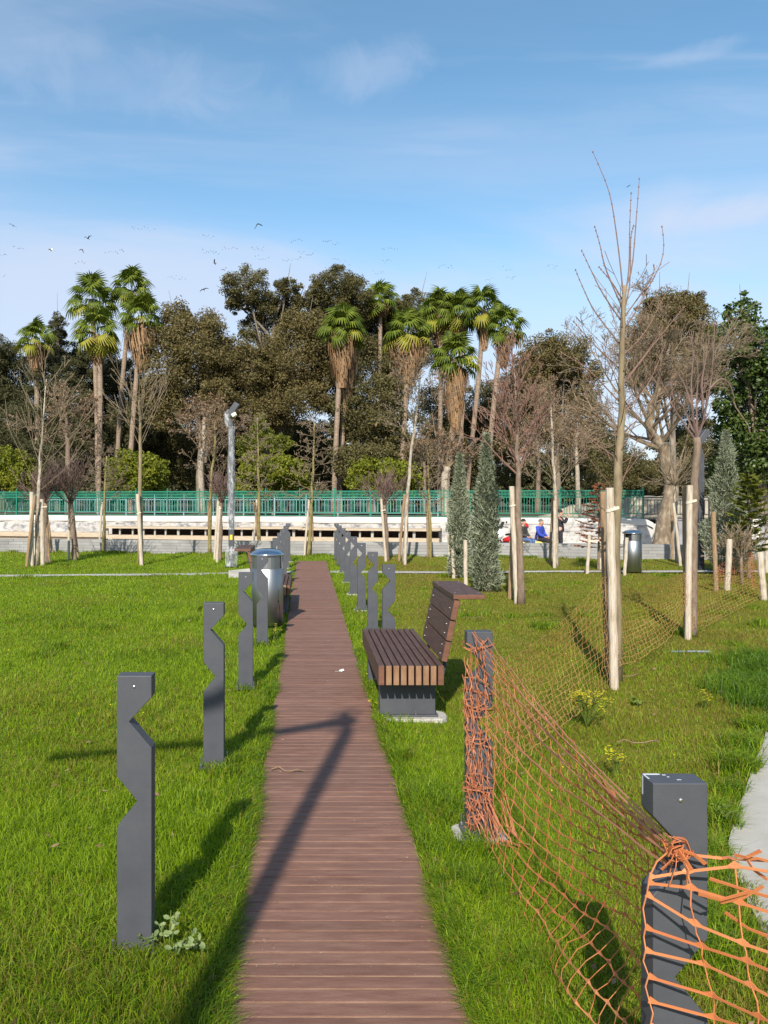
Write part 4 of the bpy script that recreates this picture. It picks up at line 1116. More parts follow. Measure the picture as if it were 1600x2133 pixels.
q = AT(1086, 1130, DP+.05); person('person seated in a dark jacket and blue jeans beside the red motorbike', (q.x, q.y, PROM), a, sit, 'dark', 'denim', HAIR, .098)

# red motorbike, front to the left
q = AT(1060, 1130, DP+.75)
bk = thing('motorbike', 'red motorbike with white fairing and red top box parked by the white wall', 'motorbike', (q.x, q.y, PROM), PI - YAW + .35)
RED = M('red bodywork', two((.45,.015,.022),(.55,.022,.03)), 3, rough=.3); WHT = M('white fairing', two((.7,.7,.7),(.78,.78,.78)), 3, rough=.35); BLK = M('black rubber', two((.012,.012,.012),(.025,.025,.025)), 6, rough=.8)
for x, r in ((.62,.28),(-.58,.28)):
    mb = MB(); mb.tube([(x + r*cos(2*PI*k/24), 0, .31 + r*sin(2*PI*k/24)) for k in range(25)], .05, 8, cap=False); wl = mb.build('wheel', BLK, bk, smooth=True)
    mb = MB()
    for k in range(6): mb.tube([(x,0,.31),(x+.24*cos(k*PI/3),0,.31+.24*sin(k*PI/3))], .018, 6)
    mb.build('rim', MT['stainless'], wl)
def sweep(name, secs, mat, par):
    mb = MB(); n = 14; V = []
    for (x, z, ry, rz_) in secs:
        for k in range(n): V.append((x, ry*cos(2*PI*k/n), z + rz_*sin(2*PI*k/n)))
    F = [(i*n+k, i*n+(k+1) % n, (i+1)*n+(k+1) % n, (i+1)*n+k) for i in range(len(secs)-1) for k in range(n)] + [tuple(range(n)), tuple(range((len(secs)-1)*n, len(secs)*n))]
    return mb.add(V, F).build(name, mat, par, smooth=True)
sweep('tail_body', [(.25,.50,.06,.08),(.05,.52,.14,.13),(-.25,.60,.17,.15),(-.6,.74,.14,.11),(-.85,.82,.05,.05)], RED, bk)
sweep('engine', [(.3,.36,.08,.1),(0,.34,.14,.14),(-.35,.36,.1,.1)], BLK, bk)
sweep('fairing', [(.24,.80,.08,.13),(.36,.78,.15,.20),(.5,.74,.13,.18),(.64,.66,.07,.10),(.72,.61,.03,.04)], WHT, bk)
sweep('mudguard', [(.35,.60,.05,.03),(.6,.665,.07,.03),(.85,.58,.05,.03)], WHT, bk)
sweep('seat', [(.12,.72,.08,.04),(-.1,.74,.13,.05),(-.45,.80,.13,.05),(-.62,.86,.08,.04)], BLK, bk)
sweep('top_box', [(-.55,1.04,.10,.08),(-.58,1.05,.16,.12),(-.82,1.05,.16,.12),(-.87,1.04,.10,.08)], RED, bk)
mb = MB(); mb.tube([(-.72,0,.80),(-.72,0,.95)], .03, 8); mb.build('box_rack', BLK, bk)
mb = MB(); mb.tube([(.28,-.36,1.02),(.34,-.1,1.04),(.34,.1,1.04),(.28,.36,1.02)], .016, 8); mb.build('handlebar', BLK, bk)
for s_ in (-1,1):
    mb = MB(); mb.tube([(.32,s_*.25,1.03),(.34,s_*.33,1.2)], .008, 6); mb.ell((.34,s_*.34,1.23), (.02,.06,.04)); mb.build('mirror', BLK, bk)
mb = MB(); mb.add([(.40,-.15,.98),(.40,.15,.98),(.26,.11,1.24),(.26,-.11,1.24)], [(0,1,2,3)]); mb.add([(.406,-.15,.98),(.406,.15,.98),(.266,.11,1.24),(.266,-.11,1.24)], [(3,2,1,0)]); mb.build('windscreen', M('smoked screen', two((.03,.03,.035),(.05,.05,.055)), 4, rough=.15), bk)
mb = MB(); mb.tube([(.42,-.06,.66),(.62,-.075,.31)], .025, 8); mb.tube([(.42,.06,.66),(.62,.075,.31)], .025, 8); mb.build('fork', MT['stainless'], bk)
mb = MB(); mb.tube([(-.05,.1,.32),(-.15,.28,.0)], .012, 6); mb.build('stand', BLK, bk)

# ================================================================ birds
def bird_mesh(name, mats, flap, bank=0):
    mb = MB()
    mb.tube([(-.24,0,0),(-.16,0,.01),(0,0,.02),(.14,0,.025),(.20,0,.03),(.25,0,.02)], [.012,.035,.058,.045,.03,.008], 8)
    mb.add([(-.22,0,.0),(-.36,.06,.0),(-.37,-.06,.0),(-.30,0,.012)], [(0,1,3),(0,3,2),(0,2,1)])
    for s_ in (-1,1):
        A = [(.10,.03*s_,.04),(-.09,.03*s_,.04)]; B_ = [(.14,.28*s_,.04+.24*flap),(-.05,.27*s_,.04+.24*flap)]; T = [(.0,.58*s_,.04+.24*flap+.16*flap-.12),(-.09,.56*s_,.04+.24*flap+.15*flap-.12)]
        P = A + B_ + T; Q = [(x, y, z-.012) for x, y, z in P]
        mb.add(P+Q, [(0,2,3,1),(6,7,9,8),(0,6,8,2),(1,3,9,7)], 0); mb.add(P+Q, [(2,4,5,3),(8,9,11,10),(2,8,10,4),(3,5,11,9),(4,10,11,5)], 1)
    return mb.mesh(name, mats)
GW_ = M('white feathers', two((.62,.62,.61),(.72,.72,.71)), 8, rough=.8); GG = M('grey feathers', two((.20,.21,.23),(.3,.31,.33)), 8, rough=.8); GB = M('dark feathers', two((.03,.03,.035),(.05,.05,.055)), 8, rough=.8)
BMESH = [bird_mesh('gull', [GW_, GG], f) for f in (.9,.2,-.5)] + [bird_mesh('dark_bird', [GB, GB], f) for f in (.9,.1,-.6)]
BIRDS = [((27,470),80,4,1.1,'dark bird flying highest at the far left edge of the sky'),((183,497),80,3,1.2,'dark winged bird above the tall left palms'),((108,522),70,0,1.0,'white gull banking at the left of the sky'),((171,520),75,5,.9,'dark bird just below another above the left palms'),
 ((447,548),75,3,.9,'dark bird flying left of the tallest eucalyptus top'),((425,603),75,4,1.1,'grey brown bird flying low beside the tallest eucalyptus'),((537,467),70,5,1.2,'dark bird highest in the middle of the sky'),((1309,388),70,4,.6,'tiny dark bird between the twigs of the tall staked tree'),
 ((371,632),50,0,.8,'white gull in front of the brown crown right of the left palms'),((508,592),50,1,.6,'small white gull in front of the tallest eucalyptus top'),((517,612),50,2,.55,'white speck of a gull lower on the tallest eucalyptus'),((468,562),60,0,.6,'pale gull at the left edge of the tallest eucalyptus top'),
 ((379,668),50,2,.5,'pale gull low over the brown crown by the left palms'),((727,925),42,1,.9,'white gull gliding right of the twin palm trunks'),((7,577),75,0,.8,'pale gull at the left edge just over the trees'),((640,604),70,0,.6,'pale gull between the two eucalyptus tops')]
for (p_, d, k, s_, lb) in BIRDS:
    o = link('bird', BMESH[k], None, AT(p_[0], p_[1], d)); o.rotation_euler = (U(-.7,.7), U(-.3,.3), U(0,2*PI)); o.scale = (s_*.72,)*3
    tag(o, lb, 'bird', 'birds over the trees')
FL = [(300,475,12),(435,493,6),(440,525,9),(480,517,8),(540,517,7),(548,538,7),(620,500,6),(690,505,8),(615,540,12),(640,528,8),(712,545,9),(815,517,9),(808,545,5),(790,568,6),(930,555,8),(1020,583,4),(1060,560,5),(1068,577,5),(1155,555,6),(240,525,10),(370,578,9),(170,548,6),(40,515,6),(8,530,4)]
for (px, py, n) in FL:
    sl_ = U(-.15,.35)
    for k in range(n):
        x = px + (k-n/2)*4.2 + U(-1.5,1.5); y = py + (k-n/2)*4.2*sl_ + U(-1.5,1.5)
        o = link('bird', BMESH[3 + k % 3], None, AT(x, y + U(-3.5,3.5), 260)); o.rotation_euler = (U(-.5,.5), 0, U(0,2*PI)); o.scale = (U(.5,.8),)*3
        tag(o, 'tiny far off bird in a loose flock high over the trees', 'bird', 'far off flock of birds')
# ================================================================ foliage helpers
def unit(n):
    v = rng.normal(size=(n, 3)); return v / np.linalg.norm(v, axis=1)[:, None]

def leaf_mesh(name, P, D, ln, wd, mat):
    """kite shaped leaf for every point P along direction D"""
    n = len(P)
    if np.isscalar(ln): ln = np.full(n, ln)
    if np.isscalar(wd): wd = np.full(n, wd)
    ln = ln * rng.uniform(.65, 1.3, n); wd = wd * rng.uniform(.7, 1.25, n)
    S = np.cross(D, unit(n)); S /= np.linalg.norm(S, axis=1)[:, None] + 1e-9
    V = np.empty((n, 4, 3))
    V[:,0] = P - D*(ln*.5)[:,None]; V[:,1] = P + S*(wd*.5)[:,None]; V[:,2] = P + D*(ln*.5)[:,None]; V[:,3] = P - S*(wd*.5)[:,None]
    return np_mesh(name, V.reshape(-1,3), np.arange(n*4), np.full(n, 4), [mat])

def crown_points(blobs, dens, clump=.36, shell=.55):
    """blobs: (centre, radii). Leaves sit in clumps spread over each blob, so the outline is uneven and gaps stay"""
    out = []
    for c, r in blobs:
        c = np.array(c); r = np.array(r); a = r[0]*r[2]
        k = max(7, int(26*min(1.6, a**.5)))
        u_ = unit(k); rad_ = rng.uniform(shell, 1.0, k)**.8
        cc = c + u_*r*rad_[:,None]
        n = int(dens*a*PI)
        w_ = rng.uniform(.4, 1.6, k); w_ /= w_.sum()
        for q in range(k):
            m_ = max(3, int(n*w_[q])); cr = clump*min(r[0], r[2])*rng.uniform(.6, 1.25)
            out.append(cc[q] + unit(m_)*(rng.random(m_)**.45)[:,None]*np.array([cr, cr, cr*.72]))
        m_ = int(n*.45); out.append(c + unit(m_)*r*(rng.random(m_)**.4)[:,None]*.85)
    return np.concatenate(out)

def px_blobs(bl, d, jd=1.6, squash=1.0):
    o = []
    for b_ in bl:
        px, py, rx, ry = b_[:4]; dd = d + U(-jd, jd) + (b_[4] if len(b_) > 4 else 0)
        c = AT(px, py, dd); k = dd/1600
        o.append((tuple(c), (rx*k*squash, (rx*.5+ry*.5)*k*squash, ry*k*squash)))
    return o

def leaf_tree(label, cat, bl, d, base, mat, bark, leaf, wd, dens, name='tree', droop=.5, group=None, zb=TERR, r0=.3, clump=.36, limbs=True, fork=.5):
    B = px_blobs(bl, d, squash=1.13 if limbs else 1.0)
    b0 = AT(base[0], 1040, d); b0 = Vector((b0.x, b0.y, zb - .05))
    t = thing(name, label, cat, b0, 0, group)
    P = crown_points(B, dens, clump) - np.array(b0)
    D = unit(len(P)); D[:,2] = D[:,2]*(1-droop) - droop; D /= np.linalg.norm(D, axis=1)[:,None]
    link('crown', leaf_mesh('crown', P, D, leaf, wd, mat), t)
    mb = MB(); cs = [Vector(c) - b0 for c, r in B]
    top = max(cs, key=lambda c: c.z); mid = sum(cs, Vector())/len(cs)
    trunk = [Vector((0,0,0)), Vector((U(-.15,.15),U(-.1,.1),mid.z*.25)), Vector((mid.x*.35+U(-.2,.2), mid.y*.3, mid.z*fork)), Vector((mid.x*.6+top.x*.3, 0, mid.z*.5+top.z*.4)), top]
    mb.tube(trunk, [r0, r0*.75, r0*.5, r0*.25, r0*.06], 8)
    if limbs:
        for c in cs:
            s_ = trunk[2].lerp(trunk[3], U(-.3,.8)); m_ = s_.lerp(c, .5) + Vector((U(-.3,.3),U(-.3,.3),U(-.1,.4)))
            mb.tube([s_, m_, c, c + (c-m_)*.5], [r0*.26, r0*.17, r0*.09, r0*.03], 6)
            for q in range(3):
                e = c + Vector((U(-1,1),U(-1.2,.2),U(-.2,1)))*U(.5,1.3); mb.tube([m_.lerp(c, U(.3,1)), e.lerp(c,.4)+Vector((0,0,.15)), e], [r0*.09, r0*.06, r0*.02], 5)
    mb.build('trunk', bark, t)
    return t

# ---------------------------------------------------------------- big trees of the park
WG = 'big trees of the park behind the railing'
EU = dict(leaf=.15, wd=.078, dens=720, droop=.45, group=WG)
leaf_tree('tallest eucalyptus left of centre, its ragged drooping top standing clear against the sky', 'tree',
  [(515,598,44,38),(487,628,20,26),(548,640,34,32),(597,600,26,24),(575,655,45,30),(535,690,34,28),(604,650,26,32),(620,628,14,20)], 55, (560,0), MT['euc'], MT['bark_limb'], **EU, r0=.42)
leaf_tree('eucalyptus with a broad round dark top just right of the tallest one', 'tree',
  [(697,600,50,42),(664,628,32,30),(738,622,32,40),(690,655,48,32),(762,648,24,32),(720,680,40,30)], 57, (700,0), MT['euc'], MT['bark_limb'], **EU, r0=.42)
leaf_tree('wide brown olive eucalyptus filling the middle of the wood below the two tall tops', 'tree',
  [(618,742,84,78),(560,785,60,60),(678,722,52,60),(600,838,90,52),(520,765,42,50),(672,800,58,50),(535,852,58,42),(640,680,50,30),(482,742,36,40),(478,800,40,50)], 50, (590,0), MT['euc_warm'], MT['bark_limb'], **EU, r0=.4)
leaf_tree('rounded brown eucalyptus right of the left palms', 'tree',
  [(412,722,66,66),(366,668,32,42),(350,755,50,60),(452,765,46,60),(402,825,80,58),(340,835,48,60),(432,700,30,38),(460,840,40,50)], 48, (420,0), MT['euc_warm'], MT['bark_limb'], **EU, r0=.35)
leaf_tree('dark low crowned eucalyptus behind the twin palm trunks', 'tree',
  [(770,905,72,68),(805,850,46,58),(722,868,40,50),(765,965,74,44),(830,930,30,60),(745,820,30,30)], 47, (775,0), MT['euc'], MT['bark_limb'], **EU, r0=.35)
leaf_tree('dark eucalyptus rising between the middle palms with bare pale limbs', 'tree',
  [(872,640,52,32),(785,692,64,56),(830,745,46,60),(768,755,50,55),(795,660,40,40),(900,700,46,60),(820,800,40,40)], 60, (800,0), MT['euc'], MT['bark_limb'], **EU, r0=.4)
leaf_tree('tall greyish brown eucalyptus right of the palm group', 'tree',
  [(1128,728,42,36),(1178,735,44,46),(1105,790,44,52),(1160,820,62,60),(1220,800,38,60),(1115,885,52,56),(1205,890,52,54),(1150,770,40,40)], 54, (1160,0), MT['euc_warm'], MT['bark_limb'], **{**EU, 'dens':600}, r0=.35)
leaf_tree('big round brown crown on the right behind the leaning plane', 'tree',
  [(1402,682,72,62),(1348,708,42,58),(1452,700,46,58),(1400,768,88,48),(1462,775,46,58),(1335,770,30,40),(1430,640,40,28),(1375,640,40,26)], 58, (1400,0), MT['euc_warm'], MT['bark_limb'], **{**EU, 'dens':640}, r0=.4)
leaf_tree('glossy deep green evergreen tree at the right edge of the picture', 'tree',
  [(1545,652,30,36),(1530,706,42,42),(1580,730,44,50),(1540,790,50,52),(1602,800,56,70),(1562,865,66,58),(1520,885,32,44),(1605,900,56,60),(1510,815,20,40),(1600,960,50,40),(1625,700,30,40)], 40, (1590,0), MT['evergreen'], MT['bark_brown'], leaf=.20, wd=.13, dens=230, droop=.2, group=WG, r0=.28)
leaf_tree('narrow pointed dark casuarina at the left between the palms', 'tree',
  [(120,680,14,34),(118,735,26,46),(112,800,46,60),(148,845,46,66),(92,880,56,66),(160,915,52,60),(110,950,60,50)], 52, (120,0), MT['casuarina'], MT['bark_brown'], leaf=.24, wd=.05, dens=800, droop=.1, group=WG, r0=.25)
leaf_tree('dark casuarina at the left edge of the picture', 'tree',
  [(-5,735,34,42),(22,790,46,52),(8,850,60,60),(45,905,56,56),(-30,800,50,60),(0,945,70,45)], 54, (5,0), MT['casuarina'], MT['bark_brown'], leaf=.24, wd=.05, dens=800, droop=.1, group=WG, r0=.25)
leaf_tree('dark casuarina filling the space behind the tall left palms', 'tree',
  [(205,770,46,66),(252,815,46,66),(226,880,56,58),(300,880,46,60),(185,900,50,60),(160,760,20,46),(250,940,70,45)], 56, (225,0), MT['casuarina'], MT['bark_brown'], leaf=.24, wd=.05, dens=800, droop=.1, group=WG, r0=.3)
leaf_tree('low dark crown under the brown eucalyptus left of centre', 'tree',
  [(400,905,70,50),(350,950,60,50),(450,945,60,50),(480,890,40,50),(420,980,80,36)], 56, (420,0), MT['euc'], MT['bark_brown'], **EU, r0=.25)
leaf_tree('low dark crown in the middle behind the green hedges', 'tree',
  [(600,915,80,44),(540,935,56,50),(665,925,50,54),(610,975,90,40),(700,980,50,44)], 58, (620,0), MT['euc'], MT['bark_brown'], **EU, r0=.25)
leaf_tree('low dark crown behind the right palms', 'tree',
  [(905,865,46,56),(950,930,50,60),(880,960,56,50),(990,900,36,50),(1030,960,56,50),(960,1000,70,34),(1002,852,46,50),(1042,870,46,60),(1076,815,34,50)], 62, (950,0), MT['euc'], MT['bark_brown'], **{**EU, 'dens':600}, r0=.25)
leaf_tree('low dark crown behind the leaning plane tree', 'tree',
  [(1250,950,60,50),(1310,985,50,40),(1440,900,40,56),(1465,960,50,50),(1270,1000,70,34),(1390,1005,60,26)], 60, (1300,0), MT['euc'], MT['bark_brown'], **{**EU, 'dens':560}, r0=.25)
leaf_tree('low olive crown behind the right cypress', 'tree',
  [(1520,960,44,50),(1570,1000,50,40),(1500,1000,30,40),(1640,1000,60,50)], 44, (1540,0), MT['evergreen'], MT['bark_brown'], leaf=.2, wd=.11, dens=200, droop=.3, group=WG, r0=.2)

# far wood behind all of it
def far_wood():
    bl = []
    for k in range(84):
        px = -300 + k*27 + U(-14,14); py = U(905, 1005); hole = 1250 < px < 1400 or 930 < px < 1010 or 1440 < px < 1500
        if hole: py = U(985, 1020)
        bl.append((px, py, U(38,60), U(30,46)))
        bl.append((px+15, 1024, 40, 26))
    P = crown_points(px_blobs(bl, 78, 3), 75)
    D = unit(len(P)); o = link('far_wood', leaf_mesh('far_wood', P, D, .45, .26, MT['casuarina'])); o['kind'] = 'stuff'
far_wood()

# clipped hedges behind the railing
def hedge(label, cx, top, rx, d=41):
    bl = [(cx-rx*.45, top+38, rx*.5, 36),(cx+rx*.4, top+40, rx*.52, 36),(cx, top+30, rx*.6, 30),(cx-rx*.2, top+70, rx*.75, 36),(cx+rx*.35, top+72, rx*.6, 34),(cx-rx*.7, top+62, rx*.3, 30),(cx+rx*.78, top+66, rx*.25, 28)]
    leaf_tree(label, 'hedge', bl, d, (cx,0), MT['bush'], MT['bark_brown'], leaf=.15, wd=.10, dens=520, droop=-.15, name='hedge_bush', group='bright green hedge bushes behind the railing', r0=.06, clump=.4, limbs=False)
hedge('bright green hedge bush at the left edge behind the railing', 10, 928, 70)
hedge('bright green hedge bush behind the tall radiating sapling', 288, 935, 68)
hedge('bright green hedge bush just right of the film wrapped lamp', 568, 940, 82)
hedge('bright green hedge bush right of the twin palm trunks', 800, 950, 82)
leaf_tree('small dark green pointed shrub above the hedge right of the wrapped lamp', 'shrub', [(545,905,34,28),(520,930,34,26),(580,925,34,26),(545,875,14,18)], 44, (545,0), MT['conifer_yg'], MT['bark_brown'], leaf=.2, wd=.06, dens=380, droop=.1, name='shrub', r0=.06, limbs=False)

# ---------------------------------------------------------------- fan palms
def frond_arrays(lp, lf, K=17, span=128):
    """one fan frond along +x: petiole, then segments; quads as (n,4,3)"""
    Q = [np.array([(0,-.018,0),(0,.018,0),(lp,.012,0),(lp,-.012,0)])]
    for k in range(K):
        a = rad(-span + 2*span*k/(K-1)); l_ = lf*(1-.30*abs(a)/PI)*U(.88,1.08)
        dx, dy = cos(a), sin(a); sx_, sy_ = -dy, dx; wv = .088*l_
        p0 = np.array((lp, 0, 0)); m_ = p0 + np.array((dx,dy,.05))*l_*.55; e = p0 + np.array((dx,dy,0.0))*l_
        s_ = np.array((sx_,sy_,0))
        Q.append(np.array([p0 - s_*.006, p0 + s_*.006, m_ + s_*wv, m_ - s_*wv])); Q.append(np.array([m_ - s_*wv, m_ + s_*wv, e + s_*.008 - np.array((0,0,l_*.62)), e - s_*.008 - np.array((0,0,l_*.62))]))
    return np.array(Q)
def place_frond(Q, az, el, roll, origin, grav):
    R = np.array((Matrix.Rotation(az,3,'Z') @ Matrix.Rotation(-el,3,'Y') @ Matrix.Rotation(roll,3,'X')))
    V = Q.reshape(-1,3) @ R.T
    d2 = np.hypot(V[:,0], V[:,1]); V[:,2] -= grav*d2**2
    return (V + np.array(origin)).reshape(-1,4,3)
def palm(label, cx, cy, r, trunk_px, skirt, sw, d, yel=6, seed=0):
    k = d/1600; R = r*k*1.2
    base = AT(trunk_px[-1][0], 1040, d); base = Vector((base.x, base.y, TERR-.05))
    t = thing('fan_palm', label, 'palm tree', base, 0, 'tall fan palms behind the railing')
    ctr = AT(cx, cy + r*.12, d) - base
    pts = [ctr] + [AT(a, b_, d) - base for a, b_ in trunk_px] ; pts.append(Vector((pts[-1].x*.2, 0, 0)) if pts[-1].z > .5 else Vector((0,0,0)))
    pts = pts[::-1]
    tr = .155; mb = MB()
    P = [catmull(pts, i/28) for i in range(29)]
    mb.tube(P, [tr*(1.25 if i == 0 else 1)*(1+.06*((i % 2)*2-1)) for i in range(29)], 9); mb.build('trunk', MT['palm_trunk'], t)
    G_ = []; Y_ = []; D_ = []
    for q in range(30):
        el = rad(84 - 112*(q/29)**.95 + U(-8,8)); az = q*2.39996 + U(-.3,.3)
        lp = R*U(.40,.66); lf = R*U(.36,.46)
        F = place_frond(frond_arrays(lp, lf), az, el, U(-.6,.6), ctr + Vector((0,0,.10*R*(1-q/30))), .26/R)
        (Y_ if q >= 30-yel and U(0,1) < .5 else G_).append(F)
    for q in range(yel//2):
        F = place_frond(frond_arrays(R*.42, R*.40), U(0,2*PI), rad(U(-72,-45)), U(-.4,.4), ctr - Vector((0,0,.1*R)), 0); Y_.append(F)
    for arr, nm, mt in ((G_,'crown',MT['palm_leaf']),(Y_,'yellow_fronds',MT['palm_yellow'])):
        if arr:
            V = np.concatenate(arr).reshape(-1,3); n = len(V)//4
            link(nm, np_mesh(nm, V, np.arange(n*4), np.full(n,4), [mt]), t)
    Ls = skirt*k; W = sw*k*1.25
    if Ls > 0:
        V = []
        for q in range(int(300 + 110*Ls)):
            a = U(0,2*PI); st = U(0,.72)*Ls; ln = min(Ls*U(.22,.5), Ls*1.06-st); fe = (st+ln)/Ls
            rr = (.16 + (W-.16)*(1.0 if fe < .5 else max(.15, 1-1.5*(fe-.5))))*U(.6,1.12)
            p0 = ctr + Vector((.55*rr*cos(a), .55*rr*sin(a), -.10*R - st)); z1 = p0.z - ln*.35; z2 = p0.z - ln
            p1 = Vector((ctr.x + rr*cos(a), ctr.y + rr*sin(a), z1)); p2 = Vector((ctr.x + rr*U(.8,1.1)*cos(a+.15), ctr.y + rr*U(.8,1.1)*sin(a+.15), z2))
            s_ = Vector((-sin(a), cos(a), 0))*U(.02,.045)
            V += [p0-s_*.4, p0+s_*.4, p1+s_, p1-s_, p1-s_, p1+s_, p2+s_*.5, p2-s_*.5]
        n = len(V)//4; link('dead_skirt', np_mesh('dead_skirt', [tuple(v_) for v_ in V], np.arange(n*4), np.full(n,4), [MT['palm_dead']]), t)
    return t
palm('small fan palm low at the far left among dark trees', 75, 705, 40, [(77,800),(78,1000)], 66, 18, 50, 8)
palm('tall left fan palm, farthest left of the high pair, with green crown and no skirt', 192, 622, 50, [(200,800),(204,1000)], 0, 0, 50, 2)
palm('left fan palm just below the high pair with yellow lower fronds', 203, 690, 50, [(209,800),(206,1000)], 56, 20, 46, 16)
palm('tallest left fan palm, right one of the high pair', 275, 600, 46, [(262,720),(246,930)], 20, 20, 51, 2)
palm('left fan palm in front with a thick skirt of dead brown fronds', 295, 660, 50, [(285,780),(272,960)], 100, 30, 47, 8)
palm('front fan palm of the twin trunks at the middle with hanging dead skirt', 712, 678, 50, [(706,800),(697,1000)], 112, 24, 46, 12)
palm('second fan palm of the twin trunks, its long skirt lower', 718, 690, 42, [(716,850),(709,1000)], 150, 22, 47, 8)
palm('far fan palm poking out beside the round dark eucalyptus top', 792, 628, 42, [(792,760),(790,1000)], 22, 30, 58, 1)
palm('fan palm with a full brown skirt right of the twin trunks', 850, 690, 52, [(848,790),(838,960)], 92, 32, 46, 10)
palm('high fan palm at the left of the right palm group', 916, 645, 50, [(918,780),(916,1000)], 60, 16, 54, 6)
palm('high fan palm with one bright upright frond in the right palm group', 958, 648, 46, [(960,780),(962,1000)], 60, 16, 53, 6)
palm('low fan palm of the right group with the longest pale skirt', 948, 742, 52, [(944,880),(932,985)], 140, 22, 45, 12)
palm('topmost fan palm of the right group', 1008, 640, 46, [(996,800),(975,1000)], 76, 14, 51, 6)
palm('outermost fan palm at the right of the group, leaning trunk in front of sky', 1050, 678, 44, [(1038,760),(1020,940)], 74, 14, 48, 6)

# ---------------------------------------------------------------- bare trees
def wander(p, d, L_, n, wob, trop):
    pts = [Vector(p)]; d = Vector(d).normalized(); st = L_/n
    for i in range(n):
        d = (d + Vector((U(-wob,wob), U(-wob,wob), U(-wob,wob)+trop))).normalized(); pts.append(pts[-1] + d*st)
    return pts
def off_dir(d, ang, az=None):
    d = Vector(d).normalized(); a = d.orthogonal().normalized(); b_ = d.cross(a); w_ = U(0,2*PI) if az is None else az
    return d*cos(ang) + (a*cos(w_) + b_*sin(w_))*sin(ang)
def grow(mb, p, d, L_, r, lvl, sp, mi=0, ends=None):
    n = max(3, int(5 - lvl*.6)); pts = wander(p, d, L_, n, sp['wob'], sp['trop'])
    rm = sp['rmin']
    mb.tube(pts, [max(rm, r*(1 - .8*i/n)) for i in range(n+1)], 5 if lvl == 1 else (4 if lvl == 2 else 3), mi, cap=False)
    if ends is not None: ends.append(pts[-1])
    if lvl >= sp['lv']: return
    c = sp['n'][lvl]
    for k in range(c):
        t = U(sp.get('t0',.25), 1); i = min(int(t*n), n-1); f = t*n-i; q = pts[i].lerp(pts[i+1], f)
        dd = off_dir(pts[i+1]-pts[i], rad(U(*sp['ang'])))
        grow(mb, q, dd, L_*sp['ratio']*U(.6,1.15)*(1.1-.45*t), max(rm, r*.5*(1-.5*t)), lvl+1, sp, mi, ends)
def bare(label, trunk_px, d, r0, r1, bark, twig, sp, n0, t0, L0, ang0, cat='young tree', name='bare_tree', group='young bare trees on the lawn', zb=0.0, leaves=None, nl=0, extra=None, ll=.05, er=None):
    base = AT(trunk_px[0][0], trunk_px[0][1], d); base = Vector((base.x, base.y, zb-.04))
    t = thing(name, label, cat, base, 0, group)
    pts = [Vector((0,0,0))] + [AT(a, b_, d + (0 if i == 0 else U(-.1,.1))) - base for i, (a, b_) in enumerate(trunk_px[1:])]
    N = 12; P = [catmull(pts, i/N) + Vector((U(-1,1),U(-1,1),0))*r0*.25*(0 < i) for i in range(N+1)]
    mb = MB(); mb.tube(P, [(r0*1.25 if i == 0 else r0) + (r1-r0)*i/N for i in range(N+1)], 9); mb.build('trunk', bark, t, smooth=True)
    mb = MB(); ends = []
    for k in range(n0):
        f = t0 + (1-t0)*(k+U(0,1))/n0; x = f*N; i = min(int(x), N-1); q = P[i].lerp(P[i+1], x-i)
        ax = (P[min(i+2,N)]-P[i]).normalized()
        dd = off_dir(ax, rad(U(*ang0)), k*2.39996)
        rr = (r0+(r1-r0)*f)*U(.3,.5)*sp.get('rk', 1)
        grow(mb, q, dd, L0*(1.15-.5*(f-t0)/(1-t0+1e-6))*U(.75,1.15), max(sp['rmin'], rr), 1, sp, 0, ends)
    if extra:
        for pl_ in extra:
            a = [AT(x, y_, d) - base for x, y_ in pl_]; Pn = [catmull(a, i/10) for i in range(11)]
            re_ = er or r1*.55; mb.tube(Pn, [re_*(1-i/11.5) + sp['rmin']*.6 for i in range(11)], 6)
            for i in range(3, 11): mb.ell(tuple(Pn[i]), (.007,.007,.011), 5, 4)
            ends.append(Pn[-1])
    mb.build('branches', twig, t)
    if leaves:
        E = np.array([tuple(e) for e in ends]); idx = rng.integers(0, len(E), nl); Pl = E[idx] + rng.normal(0, .06, (nl,3)); D = unit(nl); D[:,2] -= .6; D /= np.linalg.norm(D,axis=1)[:,None]
        link('leaves', leaf_mesh('leaves', Pl, D, ll, ll*.5, leaves), t)
    return t
RAD = dict(lv=3, n=[0,3,1], ang=(18,40), ratio=.42, trop=.11, wob=.06, rmin=.0062, rk=.55)
TWG = dict(lv=4, n=[0,7,5,3], ang=(25,60), ratio=.5, trop=.03, wob=.16, rmin=.0042, rk=.6)
VAS = dict(lv=3, n=[0,6,4], ang=(12,40), ratio=.55, trop=.10, wob=.12, rmin=.0045, rk=.5)
CON = dict(lv=3, n=[0,7,4], ang=(35,70), ratio=.35, trop=.04, wob=.12, rmin=.0066, rk=.5)
dp = DEP
bare('white barked sapling at the far left with long arching bare shoots', [(76,1178),(79,1060),(82,980),(90,890),(97,790)], dp(1178), .062, .011, MT['bark_pale'], MT['twig_tan'], RAD, 22, .34, 1.75, (25,60))
bare('small round headed tree with purple twigs at the far left, nearer the white sapling', [(99,1172),(95,1100),(94,1048)], dp(1172), .075, .06, MT['bark_brown'], MT['twig_purple'], VAS, 34, .94, .85, (8,62))
bare('purple twigged vase shaped tree second from the left', [(155,1168),(152,1100),(148,1048)], dp(1168), .07, .055, MT['bark_brown'], MT['twig_purple'], VAS, 36, .93, 1.1, (6,50))
bare('thin sapling with tangled brown twigs third from the left near the block wall', [(214,1152),(217,1080),(219,1010),(222,950)], dp(1152), .05, .02, MT['bark_green'], MT['twig_tan'], TWG, 18, .45, .8, (35,75))
